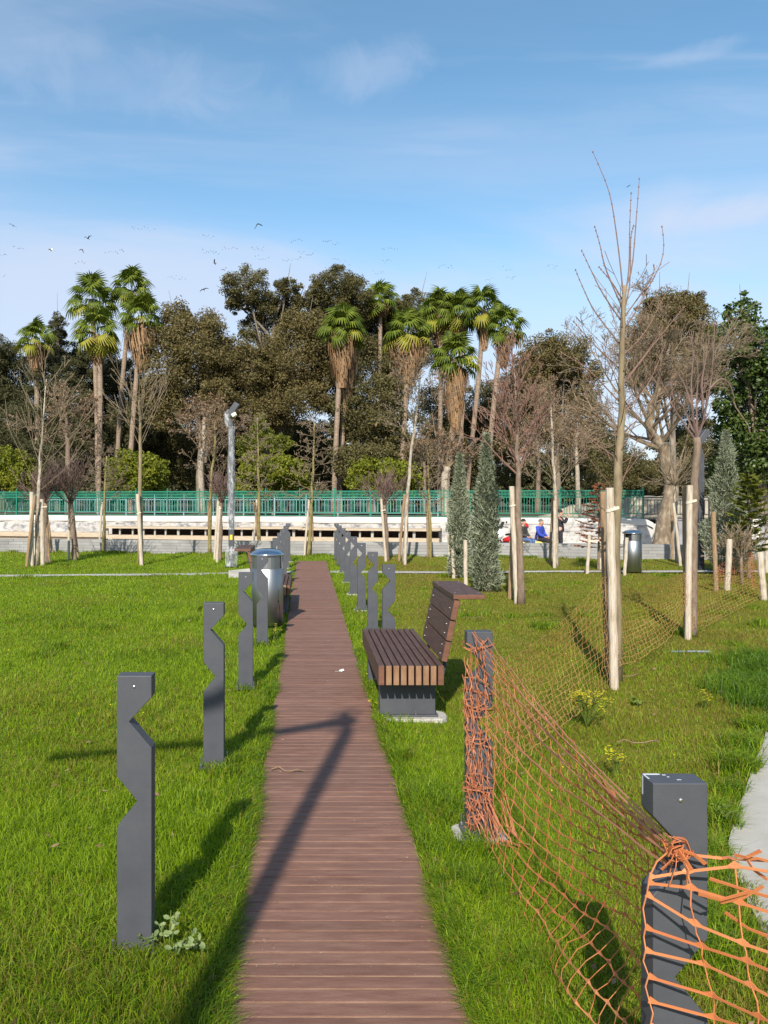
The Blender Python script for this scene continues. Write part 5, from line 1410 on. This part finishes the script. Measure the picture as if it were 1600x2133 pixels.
bare('tall young tree with straight shoots radiating like spokes left of the wrapped lamp', [(294,1176),(293,1060),(292,940),(291,870),(290,830)], dp(1176), .066, .02, MT['bark_olive'], MT['twig_tan'], RAD, 22, .50, 1.75, (30,68))
bare('slender bare tree with leftover brown leaves just left of the wrapped lamp', [(437,1154),(438,1080),(440,1000),(448,930),(446,880)], dp(1154), .06, .025, MT['bark_green'], MT['twig_tan'], TWG, 18, .45, .9, (30,65), leaves=MT['dryleaf'], nl=700, ll=.08)
bare('small bare vase shaped tree touching the wrapped lamp', [(458,1166),(460,1090),(461,1046)], dp(1166), .055, .045, MT['bark_brown'], MT['twig_purple'], VAS, 24, .92, .75, (8,55))
bare('mossy young bald cypress in front of the hedge right of the wrapped lamp', [(542,1152),(539,1060),(538,960),(536,870)], dp(1152), .06, .014, MT['bark_green'], MT['twig_tan'], CON, 44, .35, .75, (60,95))
bare('conical bare bald cypress standing in line with the boardwalk end', [(642,1157),(648,1060),(653,960),(655,880)], dp(1157), .06, .014, MT['bark_green'], MT['twig_tan'], CON, 46, .38, .75, (60,95))
bare('small bare vase shaped tree right of the boardwalk end', [(806,1168),(804,1100),(800,1052)], dp(1168), .065, .05, MT['bark_brown'], MT['twig_purple'], VAS, 30, .92, .85, (8,60))
bare('white trunked bare plane sapling with curling dry leaves right of the boardwalk end', [(843,1174),(848,1060),(855,960),(868,860),(874,780)], dp(1174), .064, .011, MT['bark_pale'], MT['twig_tan'], TWG, 16, .50, 1.3, (25,55), leaves=MT['dryleaf'], nl=260, ll=.1)
bare('thin mossy sapling left of the two blue green cypresses', [(897,1165),(895,1080),(893,1000),(890,930)], dp(1165), .05, .015, MT['bark_green'], MT['twig_tan'], CON, 30, .4, .6, (50,85))
bare('reddish brown young tree with dense upswept twigs right of the cypress pair', [(1086,1258),(1081,1120),(1079,980),(1076,880),(1070,770)], dp(1258), .062, .016, MT['bark_brown'], MT['twig_red'], dict(lv=4, n=[0,5,4,2], ang=(15,38), ratio=.55, trop=.10, wob=.10, rmin=.0045), 30, .45, .85, (22,50))
bare('pale twiggy young tree beside the standing person', [(1159,1178),(1157,1060),(1153,960),(1148,840)], dp(1178), .065, .018, MT['bark_pale'], MT['twig_tan'], dict(TWG, ang=(20,45), trop=.07), 26, .38, 1.1, (25,60), leaves=MT['dryleaf'], nl=500, ll=.07)
bare('tall staked tree on the right with cut leader and long red shoots against the sky', [(1281,1418),(1282,1200),(1285,1030),(1292,900),(1297,760),(1299,595)], dp(1418), .055, .018, MT['bark_olive'], MT['twig_red'],
     dict(lv=2, n=[0,1], ang=(20,45), ratio=.35, trop=.04, wob=.06, rmin=.0024, rk=.3), 32, .38, .72, (28,62),
     extra=[[(1297,600),(1291,540),(1279,450),(1266,390),(1235,316)],[(1297,612),(1316,560),(1326,450),(1332,372)],[(1299,640),(1310,560),(1312,470),(1315,402)],[(1298,660),(1312,590),(1314,500),(1320,470)],[(1296,640),(1262,560),(1250,510),(1239,472)],[(1294,668),(1255,610),(1230,560),(1212,522)],[(1297,625),(1276,590),(1248,556)],[(1298,690),(1330,640),(1350,600),(1376,550),(1383,510),(1379,472)],[(1294,720),(1240,650),(1215,600),(1199,562)],[(1300,660),(1330,620),(1360,572),(1362,552)],
            [(1298,740),(1345,690),(1392,600)],[(1299,800),(1360,720),(1425,640)],[(1293,770),(1240,720),(1195,670)],[(1293,840),(1225,770),(1170,735)],[(1300,860),(1350,800),(1385,720)]], er=.0055)
bare('staked tree on the right forking into two bare upright limbs', [(1443,1322),(1444,1180),(1449,1000),(1451,912)], dp(1322), .052, .042, MT['bark_brown'], MT['twig_purple'],
     dict(lv=3, n=[0,3,2], ang=(15,40), ratio=.5, trop=.08, wob=.10, rmin=.004), 5, .93, .9, (15,40),
     extra=[[(1451,915),(1443,860),(1440,800),(1444,740),(1440,690)],[(1451,915),(1466,870),(1480,800),(1486,740),(1489,670)],[(1466,870),(1462,800),(1470,750),(1478,700)],[(1442,850),(1425,800),(1405,770)],[(1478,810),(1500,790),(1520,800),(1530,830)]], er=.014)
bare('broom headed sapling with twigs bursting from one point before the leaning plane', [(1410,1170),(1409,1100),(1406,1010)], dp(1170), .05, .04, MT['bark_pale'], MT['twig_tan'], dict(VAS, lv=2, n=[0,2], trop=.02, rmin=.006), 46, .985, 1.05, (10,98))
bare('bare twiggy sapling at the right edge beside the last short stakes', [(1546,1218),(1545,1190),(1544,1160)], dp(1218), .03, .025, MT['bark_brown'], MT['twig_tan'], dict(VAS, lv=3, rmin=.005), 24, .9, .62, (15,80))
# behind the railing
BG = 'bare trees behind the railing'
bare('bare tan tree with pale crooked trunk behind the railing left of the wrapped lamp', [(424,1028),(418,970),(424,920),(426,870)], 43, .20, .10, MT['bark_pale'], MT['twig_tan'], dict(TWG, rmin=.008), 14, .45, 2.3, (25,70), 'tree', group=BG, zb=TERR, leaves=MT['dryleaf'], nl=1500, ll=.16)
bare('forked bare tree with pale trunk behind the left cypress', [(928,1040),(928,1000),(932,975)], 40, .22, .17, MT['bark_pale'], MT['twig_tan'], dict(TWG, rmin=.008), 8, .9, 2.4, (20,50), 'tree', group=BG, zb=TERR, leaves=MT['dryleaf'], nl=900, ll=.16, extra=[[(930,985),(918,950),(908,910),(900,860)],[(931,980),(948,945),(962,900),(968,840)]])
bare('bare tree with slim white trunk behind the standing person', [(1206,1035),(1203,980),(1200,930),(1204,880)], 42, .14, .06, MT['bark_pale'], MT['twig_tan'], dict(TWG, rmin=.008), 14, .45, 2.2, (25,65), 'tree', group=BG, zb=TERR, leaves=MT['dryleaf'], nl=900, ll=.16)
bare('hazy brown bare tree between the reddish sapling and the standing person', [(1120,1035),(1122,980),(1118,900),(1122,840)], 46, .16, .06, MT['bark_brown'], MT['twig_tan'], dict(TWG, rmin=.009), 16, .35, 2.6, (25,65), 'tree', group=BG, zb=TERR, leaves=MT['dryleaf'], nl=1100, ll=.16)
bare('brown bare tree behind the purple vase shaped saplings', [(140,1035),(142,980),(140,900),(138,860)], 44, .2, .08, MT['bark_brown'], MT['twig_tan'], dict(TWG, rmin=.009), 14, .35, 2.6, (20,60), 'tree', group=BG, zb=TERR, leaves=MT['dryleaf'], nl=900, ll=.16)
bare('short bare orchard tree behind the railing left of the cypress pair', [(885,1040),(885,990),(880,950)], 45, .13, .07, MT['bark_brown'], MT['twig_tan'], dict(TWG, rmin=.008), 14, .4, 2.0, (25,70), 'tree', group=BG, zb=TERR, leaves=MT['dryleaf'], nl=900, ll=.16)

# leaning plane in front of the wall gap
bare('big leaning plane tree with thick mottled trunk and wide bare twiggy crown', [(1372,1150),(1385,1080),(1397,1000),(1375,930),(1352,880),(1372,800),(1388,720)], 27.5, .34, .05, MT['bark_plane'], MT['twig_tan'],
     dict(lv=4, n=[0,9,8,5], ang=(25,60), ratio=.50, trop=.05, wob=.15, rmin=.0062), 26, .46, 3.5, (30,80), 'tree', zb=PROM, group='plane tree', leaves=MT['dryleaf'], nl=900, ll=.07,
     extra=[[(1392,1000),(1420,950),(1436,880),(1432,800),(1405,755)],[(1356,890),(1320,880),(1275,930),(1195,925)],[(1365,850),(1330,815),(1290,790),(1240,808)],[(1378,760),(1350,700),(1362,690)],[(1430,860),(1400,820),(1420,790),(1450,770)]])

# rusty bald cypress and yellow green conifer
def conifer(label, px, py, top, rpx, mat, bark, dens, gap=.0, nl=9000, ln=.09, name='conifer', rise=.05):
    d = DEP(py); b0 = G(px, py); H = ZA(top, d); R = rpx*d/1600
    t = thing(name, label, 'young conifer', b0, 0, 'young conifers on the lawn')
    mb = MB(); mb.tube([(0,0,-.03),(.02,0,H*.5),(0,0,H)], [.04,.028,.006], 7); mb.build('trunk', bark, t)
    mb = MB(); PP = []; DD = []
    for k in range(dens):
        f = .22 + .76*((k+U(0,1))/dens); z = H*f; l_ = R*(1-f)**.6*U(.75,1.2)*1.25; a = k*2.39996
        pts = wander((0,0,z), (cos(a), sin(a), rise), l_, 5, .10, .02); mb.tube(pts, [.010,.008,.007,.005,.004,.003], 4)
        for q in range(int(nl/dens)):
            s_ = U(.15,1)*5; i = min(int(s_),4); p_ = pts[i].lerp(pts[i+1], s_-i); sd_ = Vector((-sin(a), cos(a), U(-.3,.1)))*(1 if U(0,1) < .5 else -1)
            dr = (sd_*.8 + (pts[i+1]-pts[i]).normalized()*.6 + Vector((0,0,U(-.3,.2)))).normalized()
            PP.append(tuple(p_ + dr*U(0,ln))); DD.append(tuple(dr))
    mb.build('branches', bark, t)
    link('foliage', leaf_mesh('foliage', np.array(PP), np.array(DD), ln, ln*.22, mat), t)
conifer('rust red young bald cypress left of the tall staked tree', 1247, 1186, 1005, 46, MT['rust'], MT['bark_brown'], 46, nl=6000, ln=.08)
conifer('yellow green young conifer at the right edge behind the cypress', 1560, 1205, 985, 52, MT['conifer_yg'], MT['bark_brown'], 60, nl=8000, ln=.10, rise=.25)

# ---------------------------------------------------------------- blue green young cypresses
def cypress(label, px, py, top, rpx, n, lean=0.0):
    d = DEP(py); b0 = G(px, py); H = ZA(top, d); R = rpx*d/1600
    t = thing('cypress', label, 'cypress', b0, 0, 'blue green young cypresses')
    z = rng.random(n)**.85; a = rng.uniform(0, 2*PI, n)
    prof = np.where(z < .08, .72 + z*3.5, np.where(z < .45, 1.0 - (z-.08)*.35, (1 - z)**.8 / (.55**.8) * .87))
    wav = .42 + 1.08*vnoise(a*1.6 + z*3 + px, z*9 + px*.1); wav += .55*(vnoise(a*5+px, z*26)-.5)
    rr = R*prof*wav*(1 - .55*rng.random(n)**1.6)
    P = np.stack([rr*np.cos(a) + lean*z*H, rr*np.sin(a), z*H*(.98) + .03], 1)
    D = np.stack([np.cos(a)*.75, np.sin(a)*.75, np.full(n, .75)], 1) + rng.normal(0, .42, (n,3)); D /= np.linalg.norm(D, axis=1)[:,None]
    link('foliage', leaf_mesh('foliage', P, D, np.where(rng.random(n) < .18, .19, .075), .020, MT['cypress']), t)
    mb = MB(); mb.tube([(0,0,-.03),(lean*H*.5,0,H*.5),(lean*H*.95,0,H*.95)], [.05,.03,.006], 7); mb.build('trunk', MT['bark_brown'], t)
cypress('slimmer blue green cypress, left and farther one of the pair', 955, 1203, 945, 25, 18000, .012)
cypress('taller blue green cypress, right and nearer one of the pair', 1008, 1230, 903, 30, 22000, .02)
cypress('blue green cypress at the right beside the bare lamp', 1512, 1192, 895, 37, 21000, .0)

# ---------------------------------------------------------------- stakes
SG = 'wooden tree stakes on the lawn'
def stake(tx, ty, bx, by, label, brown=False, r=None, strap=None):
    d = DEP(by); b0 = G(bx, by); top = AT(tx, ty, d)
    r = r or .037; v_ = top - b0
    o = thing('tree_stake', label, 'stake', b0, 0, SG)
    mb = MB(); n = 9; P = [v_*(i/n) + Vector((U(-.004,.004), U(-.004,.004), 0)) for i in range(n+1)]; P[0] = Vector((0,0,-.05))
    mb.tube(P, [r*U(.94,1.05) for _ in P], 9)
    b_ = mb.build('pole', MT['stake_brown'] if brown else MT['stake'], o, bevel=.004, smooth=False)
    if strap:
        z_, tx2 = strap; c = v_*(z_/v_.z); far = AT(tx2, 1040, d) - b0; far = Vector((far.x, far.y, z_+.02))
        mb = MB(); sd_ = (far - Vector((c.x, c.y, z_))).normalized(); nn = Vector((0,0,1)).cross(sd_)
        pts = []
        for q in range(13):
            a = PI*.5 + PI*q/12; pts.append(Vector((c.x,c.y,z_)) + sd_*(r*1.12*cos(a)) + nn*(r*1.12*sin(a)))
        pts = [far + nn*.04] + pts + [far - nn*.04]
        mb.ribbon(pts, [Vector((0,0,1))]*len(pts), [.013]*len(pts), .004); mb.build('strap', MT['rope'], o)
S = stake
S(66,1025,66,1179,'tall pale stake, foremost of those round the white barked sapling', r=.055)
S(73,1032,55,1180,'thin brown stake slanting out to the left below the white barked sapling', True)
S(80,1040,72,1156,'pale stake behind the white barked sapling'); 
S(87,1040,89,1178,'pale stake in front of the round headed purple tree', r=.05, strap=(1.45,97))
S(94,1045,103,1172,'brown stake slanting right behind the round headed purple tree', True)
S(98,1072,109,1152,'short brown stake right of the round headed purple tree', True)
S(145,1037,143,1167,'pale stake left of the purple vase shaped tree', strap=(1.4,152))
S(150,1045,163,1160,'thin brown stake slanting right at the purple vase shaped tree', True, .03)
S(213,1046,206,1150,'pale stake left of the thin tangled sapling'); S(217,1040,219,1151,'brown stake against the thin tangled sapling', True)
S(287,1029,295,1177,'tall white stake leaning across the radiating young tree', r=.05, strap=(1.3,294)); S(293,1034,289,1173,'brown stake behind the white one at the radiating young tree', True)
S(434,1045,437,1154,'mossy brown stake left of the lamp, foremost of the slender leafy tree', True); S(455,1035,447,1166,'tall pale brown stake close left of the wrapped lamp'); S(458,1054,452,1171,'white stake touching the small vase tree by the wrapped lamp', strap=(1.4,461))
S(535,1040,529,1133,'pale stake at the mossy bald cypress right of the wrapped lamp'); S(531,1046,540,1150,'brown stake behind the mossy bald cypress', True)
S(644,1040,634,1157,'white stake leaning beside the conical bald cypress at the boardwalk end'); S(650,1046,652,1150,'brown stake behind the conical bald cypress at the boardwalk end', True, .03)
S(794,1037,804,1169,'pale stake leaning into the vase shaped tree right of the boardwalk end', strap=(1.35,803)); 
S(843,1030,831,1169,'brown stake slanting left of the white trunked plane sapling', True); S(847,1075,844,1176,'white stake in front of the white trunked plane sapling')
S(890,1048,892,1162,'brown stake left of the thin mossy sapling', True); S(896,1067,898,1164,'pale stake right of the thin mossy sapling')
S(943,1115,945,1204,'short pale stake in front of the left cypress'); S(934,1114,936,1170,'short thin stake left of the left cypress', False, .03)
S(969,1125,971,1233,'short pale stake between the two cypresses'); S(1027,1133,1019,1231,'short pale stake leaning right of the right cypress')
S(1066,1013,1077,1257,'tall white stake tied to the reddish brown tree', r=.042, strap=(1.55,1083)); S(1073,1015,1062,1247,'tall brown stake crossing behind the white one at the reddish brown tree', True, .04)
S(1152,1036,1146,1174,'brown stake left of the pale twiggy tree beside the standing person', True); S(1156,1043,1155,1182,'white stake in front of the pale twiggy tree beside the standing person')
S(1228,1115,1223,1195,'short pale stake left of the rusty bald cypress', strap=(.72,1247)); S(1250,1112,1250,1186,'short pale stake against the rusty bald cypress trunk')
S(1306,1120,1301,1198,'short pale stake leaning in front of the far steel bin')
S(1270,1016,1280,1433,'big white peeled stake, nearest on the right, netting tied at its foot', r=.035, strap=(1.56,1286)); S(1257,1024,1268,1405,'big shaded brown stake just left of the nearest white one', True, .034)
S(1437,1011,1433,1331,'white stake at the tree forking into two limbs', r=.036, strap=(1.62,1448)); S(1427,1013,1430,1312,'brown stake behind the white one at the forking tree', True, .035)
S(1403,1048,1418,1179,'white stake slanting at the broom headed sapling'); S(1400,1060,1400,1165,'brown stake left of the broom headed sapling', True)
S(1486,1066,1492,1232,'thin weathered stake left of the right cypress', True, .04); S(1520,1123,1515,1231,'short pale stake in front of the right cypress', r=.05)
S(1583,1150,1592,1250,'short pale stake at the right edge holding the end of the netting', r=.05); S(1597,1123,1597,1193,'short pale stake at the right edge behind the netting')
# ================================================================ grass
MT['grass'] = LM('fresh grass blades', [(.082,.145,.004),(.175,.285,.008),(.28,.395,.014),(.43,.48,.05)], .5, .9, .5, .6)
MT['grass_dry'] = LM('olive and straw grass blades', [(.085,.088,.008),(.165,.155,.017),(.25,.205,.036),(.42,.32,.11)], .42, .9, .55, .6)
MT['grass_lush'] = LM('lush dark grass blades', [(.03,.075,.005),(.075,.155,.010),(.135,.235,.015),(.24,.34,.04)], .45, .9, .45, .6)
SIDE = [(p_.x, p_.y) for p_ in [G(a, b_) for a, b_ in E]]
SY = np.array([p_[1] for p_ in SIDE])[::-1]; SX = np.array([p_[0] for p_ in SIDE])[::-1]
def side_edge(y): return np.where((y < SY.max()) & (y > SY.min()), np.interp(y, SY, SX) + .16*(vnoise(y*3.1+2, y*0+4.4)-.38) + .05*(vnoise(y*13, y*0+9)-.5), 99.)
def blades(name, X, Y, H, W, lean, mats, mi, leandir=None):
    n = len(X); Z = lawn_z(X, Y) - .004
    a = rng.uniform(0, 2*PI, n) if leandir is None else leandir + rng.normal(0, .9, n)
    f = rng.uniform(0, 2*PI, n)                                   # facing of the flat side
    lx, ly = np.cos(a), np.sin(a); sx_, sy_ = np.cos(f)*W*.5, np.sin(f)*W*.5
    ln = lean*H*rng.uniform(.3, 1.2, n)
    b0 = np.stack([X-sx_, Y-sy_, Z], 1); b1 = np.stack([X+sx_, Y+sy_, Z], 1)
    mx_, my_, mz_ = X + lx*ln*.35, Y + ly*ln*.35, Z + H*.58
    m0 = np.stack([mx_-sx_*.8, my_-sy_*.8, mz_], 1); m1 = np.stack([mx_+sx_*.8, my_+sy_*.8, mz_], 1)
    tp_ = np.stack([X+lx*ln, Y+ly*ln, Z + H*np.maximum(.35, 1-.35*lean)], 1)
    V = np.stack([b0,b1,m0,m1,tp_], 1).reshape(-1,3)
    base = np.arange(n)[:,None]*5
    loops = (base + np.array([0,1,3,2,2,3,4])).ravel(); tot = np.tile([4,3], n)
    o = link(name, np_mesh(name, V, loops, tot, mats, np.repeat(mi, 2))); o['kind'] = 'stuff'; return o
def world_xy(a, d): return RIGHT.x*a + FWD.x*d, RIGHT.y*a + FWD.y*d
def keep(X, Y):
    k = ~((X > PATH_X0-.004) & (X < PATH_X1+.004) & (Y < PATH_END+.05)) & (X < side_edge(Y) + .02)
    for (x, y) in RB[1:8]: k &= ~((abs(X-x) < .13) & (abs(Y-y-.03) < .10) & (np.array(y) > 3))
    w_ = (X-GW.p.x)*GW.n.x + (Y-GW.p.y)*GW.n.y; k &= w_ < -.03
    return k
# the whole lawn: as dense as the eye can part it
N = 560000
d = 1.5*(24.5/1.5)**rng.random(N); a = -.43*d - 1.3 + rng.random(N)*(1.06*d + 2.5)
X, Y = world_xy(a, d); k = keep(X, Y); X, Y, d = X[k], Y[k], d[k]; n = len(X)
patch = vnoise(X*1.6+11, Y*1.6+5); fine = vnoise(X*6+1, Y*6+8)
dry = np.clip((X-.6)/1.1, 0, 1)*.80 + .06*(X < 0) + .7*(vnoise(X*.8+50, Y*.8+20)-.5)
mi = np.where(rng.random(n) < dry, 1, np.where(rng.random(n) < (.10 + .2*(patch > .66)), 2, 0))
H = (.034 + .030*patch + .022*fine)*rng.uniform(.6, 1.35, n)*np.where(X > .8, .72, 1.0)
H *= np.where((d < 4.5) & (X < 0), 1.2, 1)
W = .0030*np.maximum(1, d/3)**.72
blades('lawn_grass', X, Y, H, W, .75, [MT['grass'], MT['grass_dry'], MT['grass_lush']], mi)
# long grass leaning over the edges of the boards
def edge(x0, s, n, y0, y1, h):
    Y = y0*(y1/y0)**rng.random(n); off = np.abs(rng.normal(0, .055, n)); X = x0 + s*(off + .004)
    H = h*rng.uniform(.45, 1.25, n)*(.45 + 1.1*vnoise(Y*2.3+s*7, s*3.))*np.clip(1.25-Y/16, .45, 1)
    W = .0032*np.maximum(1, Y/3)**.72
    mi = np.where(rng.random(n) < .12, 1, np.where(rng.random(n) < .55, 2, 0))
    blades('edge_grass', X, Y, H, W, .95, [MT['grass'], MT['grass_dry'], MT['grass_lush']], mi, np.full(n, PI if s > 0 else 0.))
edge(PATH_X0, -1, 20000, 1.9, 19, .088); edge(PATH_X1, 1, 17000, 1.9, 19, .075)
# taller tufts: round posts, along the side path, here and there
def tufts(spots, n, h, sd_, mix):
    XX = []; YY = []; HH = []
    for (x, y, r, hh, m_) in spots:
        q = int(n*m_); XX.append(x + rng.normal(0, r, q)); YY.append(y + rng.normal(0, r, q)); HH.append(np.full(q, hh*h)*rng.uniform(.4, 1.25, q))
    X, Y, H = map(np.concatenate, (XX, YY, HH)); k = keep(X, Y); X, Y, H = X[k], Y[k], H[k]
    W = .0034*np.maximum(1, Y/3)**.7
    blades('tall_grass', X, Y, H, W, .85, [MT['grass'], MT['grass_dry'], MT['grass_lush']], rng.choice(3, len(X), p=mix))
sp_ = [(x+U(-.02,.02), y+.06, .07, U(.7,1.0), .7) for (x, y) in LB[:4]] + [(RB[0][0], RB[0][1]+.05, .09, 1.1, 1.4)] + [(x, y+.05, .06, .8, .5) for (x, y) in RB[2:]]
for k in range(14): 
    yy = U(1.9, 5); xx = PATH_X1 + U(.02,.3); sp_.append((xx, yy, U(.03,.07), U(.7,1.3), .5))
for k in range(10): sp_.append((PATH_X0 - U(.02,.5), U(2,5), U(.03,.07), U(.6,1.1), .5))
for (px, py) in ((1545,1790),(1500,1830),(1530,1700),(1570,1650),(1545,1600),(1590,1560),(1480,1900),(1560,1720),(1600,1520),(1490,1760),(1575,1600),(1505,2000),(1545,1950)):
    q = G(px, py); sp_.append((q.x - U(.02,.12), q.y, .07, U(.9,1.4), 1.2))
tufts(sp_, 620, .11, 0, [.45,.12,.43])
sp2 = []
for (px, py) in ((1560,1420),(1590,1400),(1545,1440),(1610,1440),(1580,1380),(1600,1470),(1630,1400)):
    q = G(px, py); sp2.append((q.x, q.y, .16, U(.9,1.2), 1))
tufts(sp2, 900, .17, 0, [.0,.0,1.])
sp3 = []
for k in range(70):
    px, py = U(20,1600), U(1165,1400); q = G(px, py)
    if keep(np.array([q.x]), np.array([q.y]))[0]: sp3.append((q.x, q.y, U(.05,.16), U(.6,1.2), U(.3,1)))
for k in range(60):
    t = U(-6, 18); q = GW.at(t, -U(.04,.14), 0); sp3.append((q.x, q.y, .10, U(.6,1.1), .5))
tufts(sp3, 260, .12, 0, [.4,.15,.45])
# small yellow lawn flowers: specks nobody would count
n = 520; d = 4*(22/4)**rng.random(n); a = rng.uniform(-.42, .62, n)*d; X, Y = world_xy(a, d); k = keep(X, Y) & (vnoise(X*.5+7, Y*.5) > .45); X, Y, d = X[k], Y[k], d[k]
P = np.stack([X, Y, lawn_z(X, Y) + .055], 1); D = unit(len(P)); D[:,2] *= .3
o = link('lawn_flowers', leaf_mesh('lawn_flowers', P, D, .012*np.maximum(1, d/6)**.5, .012*np.maximum(1, d/6)**.5, MT['petal'])); o['kind'] = 'stuff'

# crumbs, straw and dry leaf bits blown over boards and lawn: specks nobody would count
n = 900; Y = 2.2*(18/2.2)**rng.random(n); X = rng.uniform(PATH_X0+.01, PATH_X1-.01, n)
e_ = rng.random(n) < .55; X[e_] = np.where(rng.random(e_.sum()) < .5, PATH_X0 + np.abs(rng.normal(0,.06,e_.sum())), PATH_X1 - np.abs(rng.normal(0,.06,e_.sum())))
P = np.stack([X, Y, np.full(n, .031)], 1); D = unit(n); D[:,2] *= .06; D /= np.linalg.norm(D, axis=1)[:,None]
S_ = rng.uniform(.004, .016, n)*np.maximum(1, Y/5)**.4
o = link('path_crumbs', leaf_mesh('path_crumbs', P, D, S_, S_*.2 + .0008, LM('straw and dust crumbs', [(.14,.09,.06),(.26,.19,.125),(.42,.34,.25)], .1, 5))); o['kind'] = 'stuff'
n = 420; d = 2.2*(16/2.2)**rng.random(n); a = rng.uniform(-.42, .62, n)*d; X, Y = world_xy(a, d); k = keep(X, Y); X, Y, d = X[k], Y[k], d[k]
P = np.stack([X, Y, lawn_z(X, Y) + .035], 1); D = unit(len(P)); D[:,2] *= .3; D /= np.linalg.norm(D, axis=1)[:,None]
o = link('leaf_litter', leaf_mesh('leaf_litter', P, D, rng.uniform(.015,.05,len(P)), rng.uniform(.008,.022,len(P)), MT['dryleaf'])); o['kind'] = 'stuff'
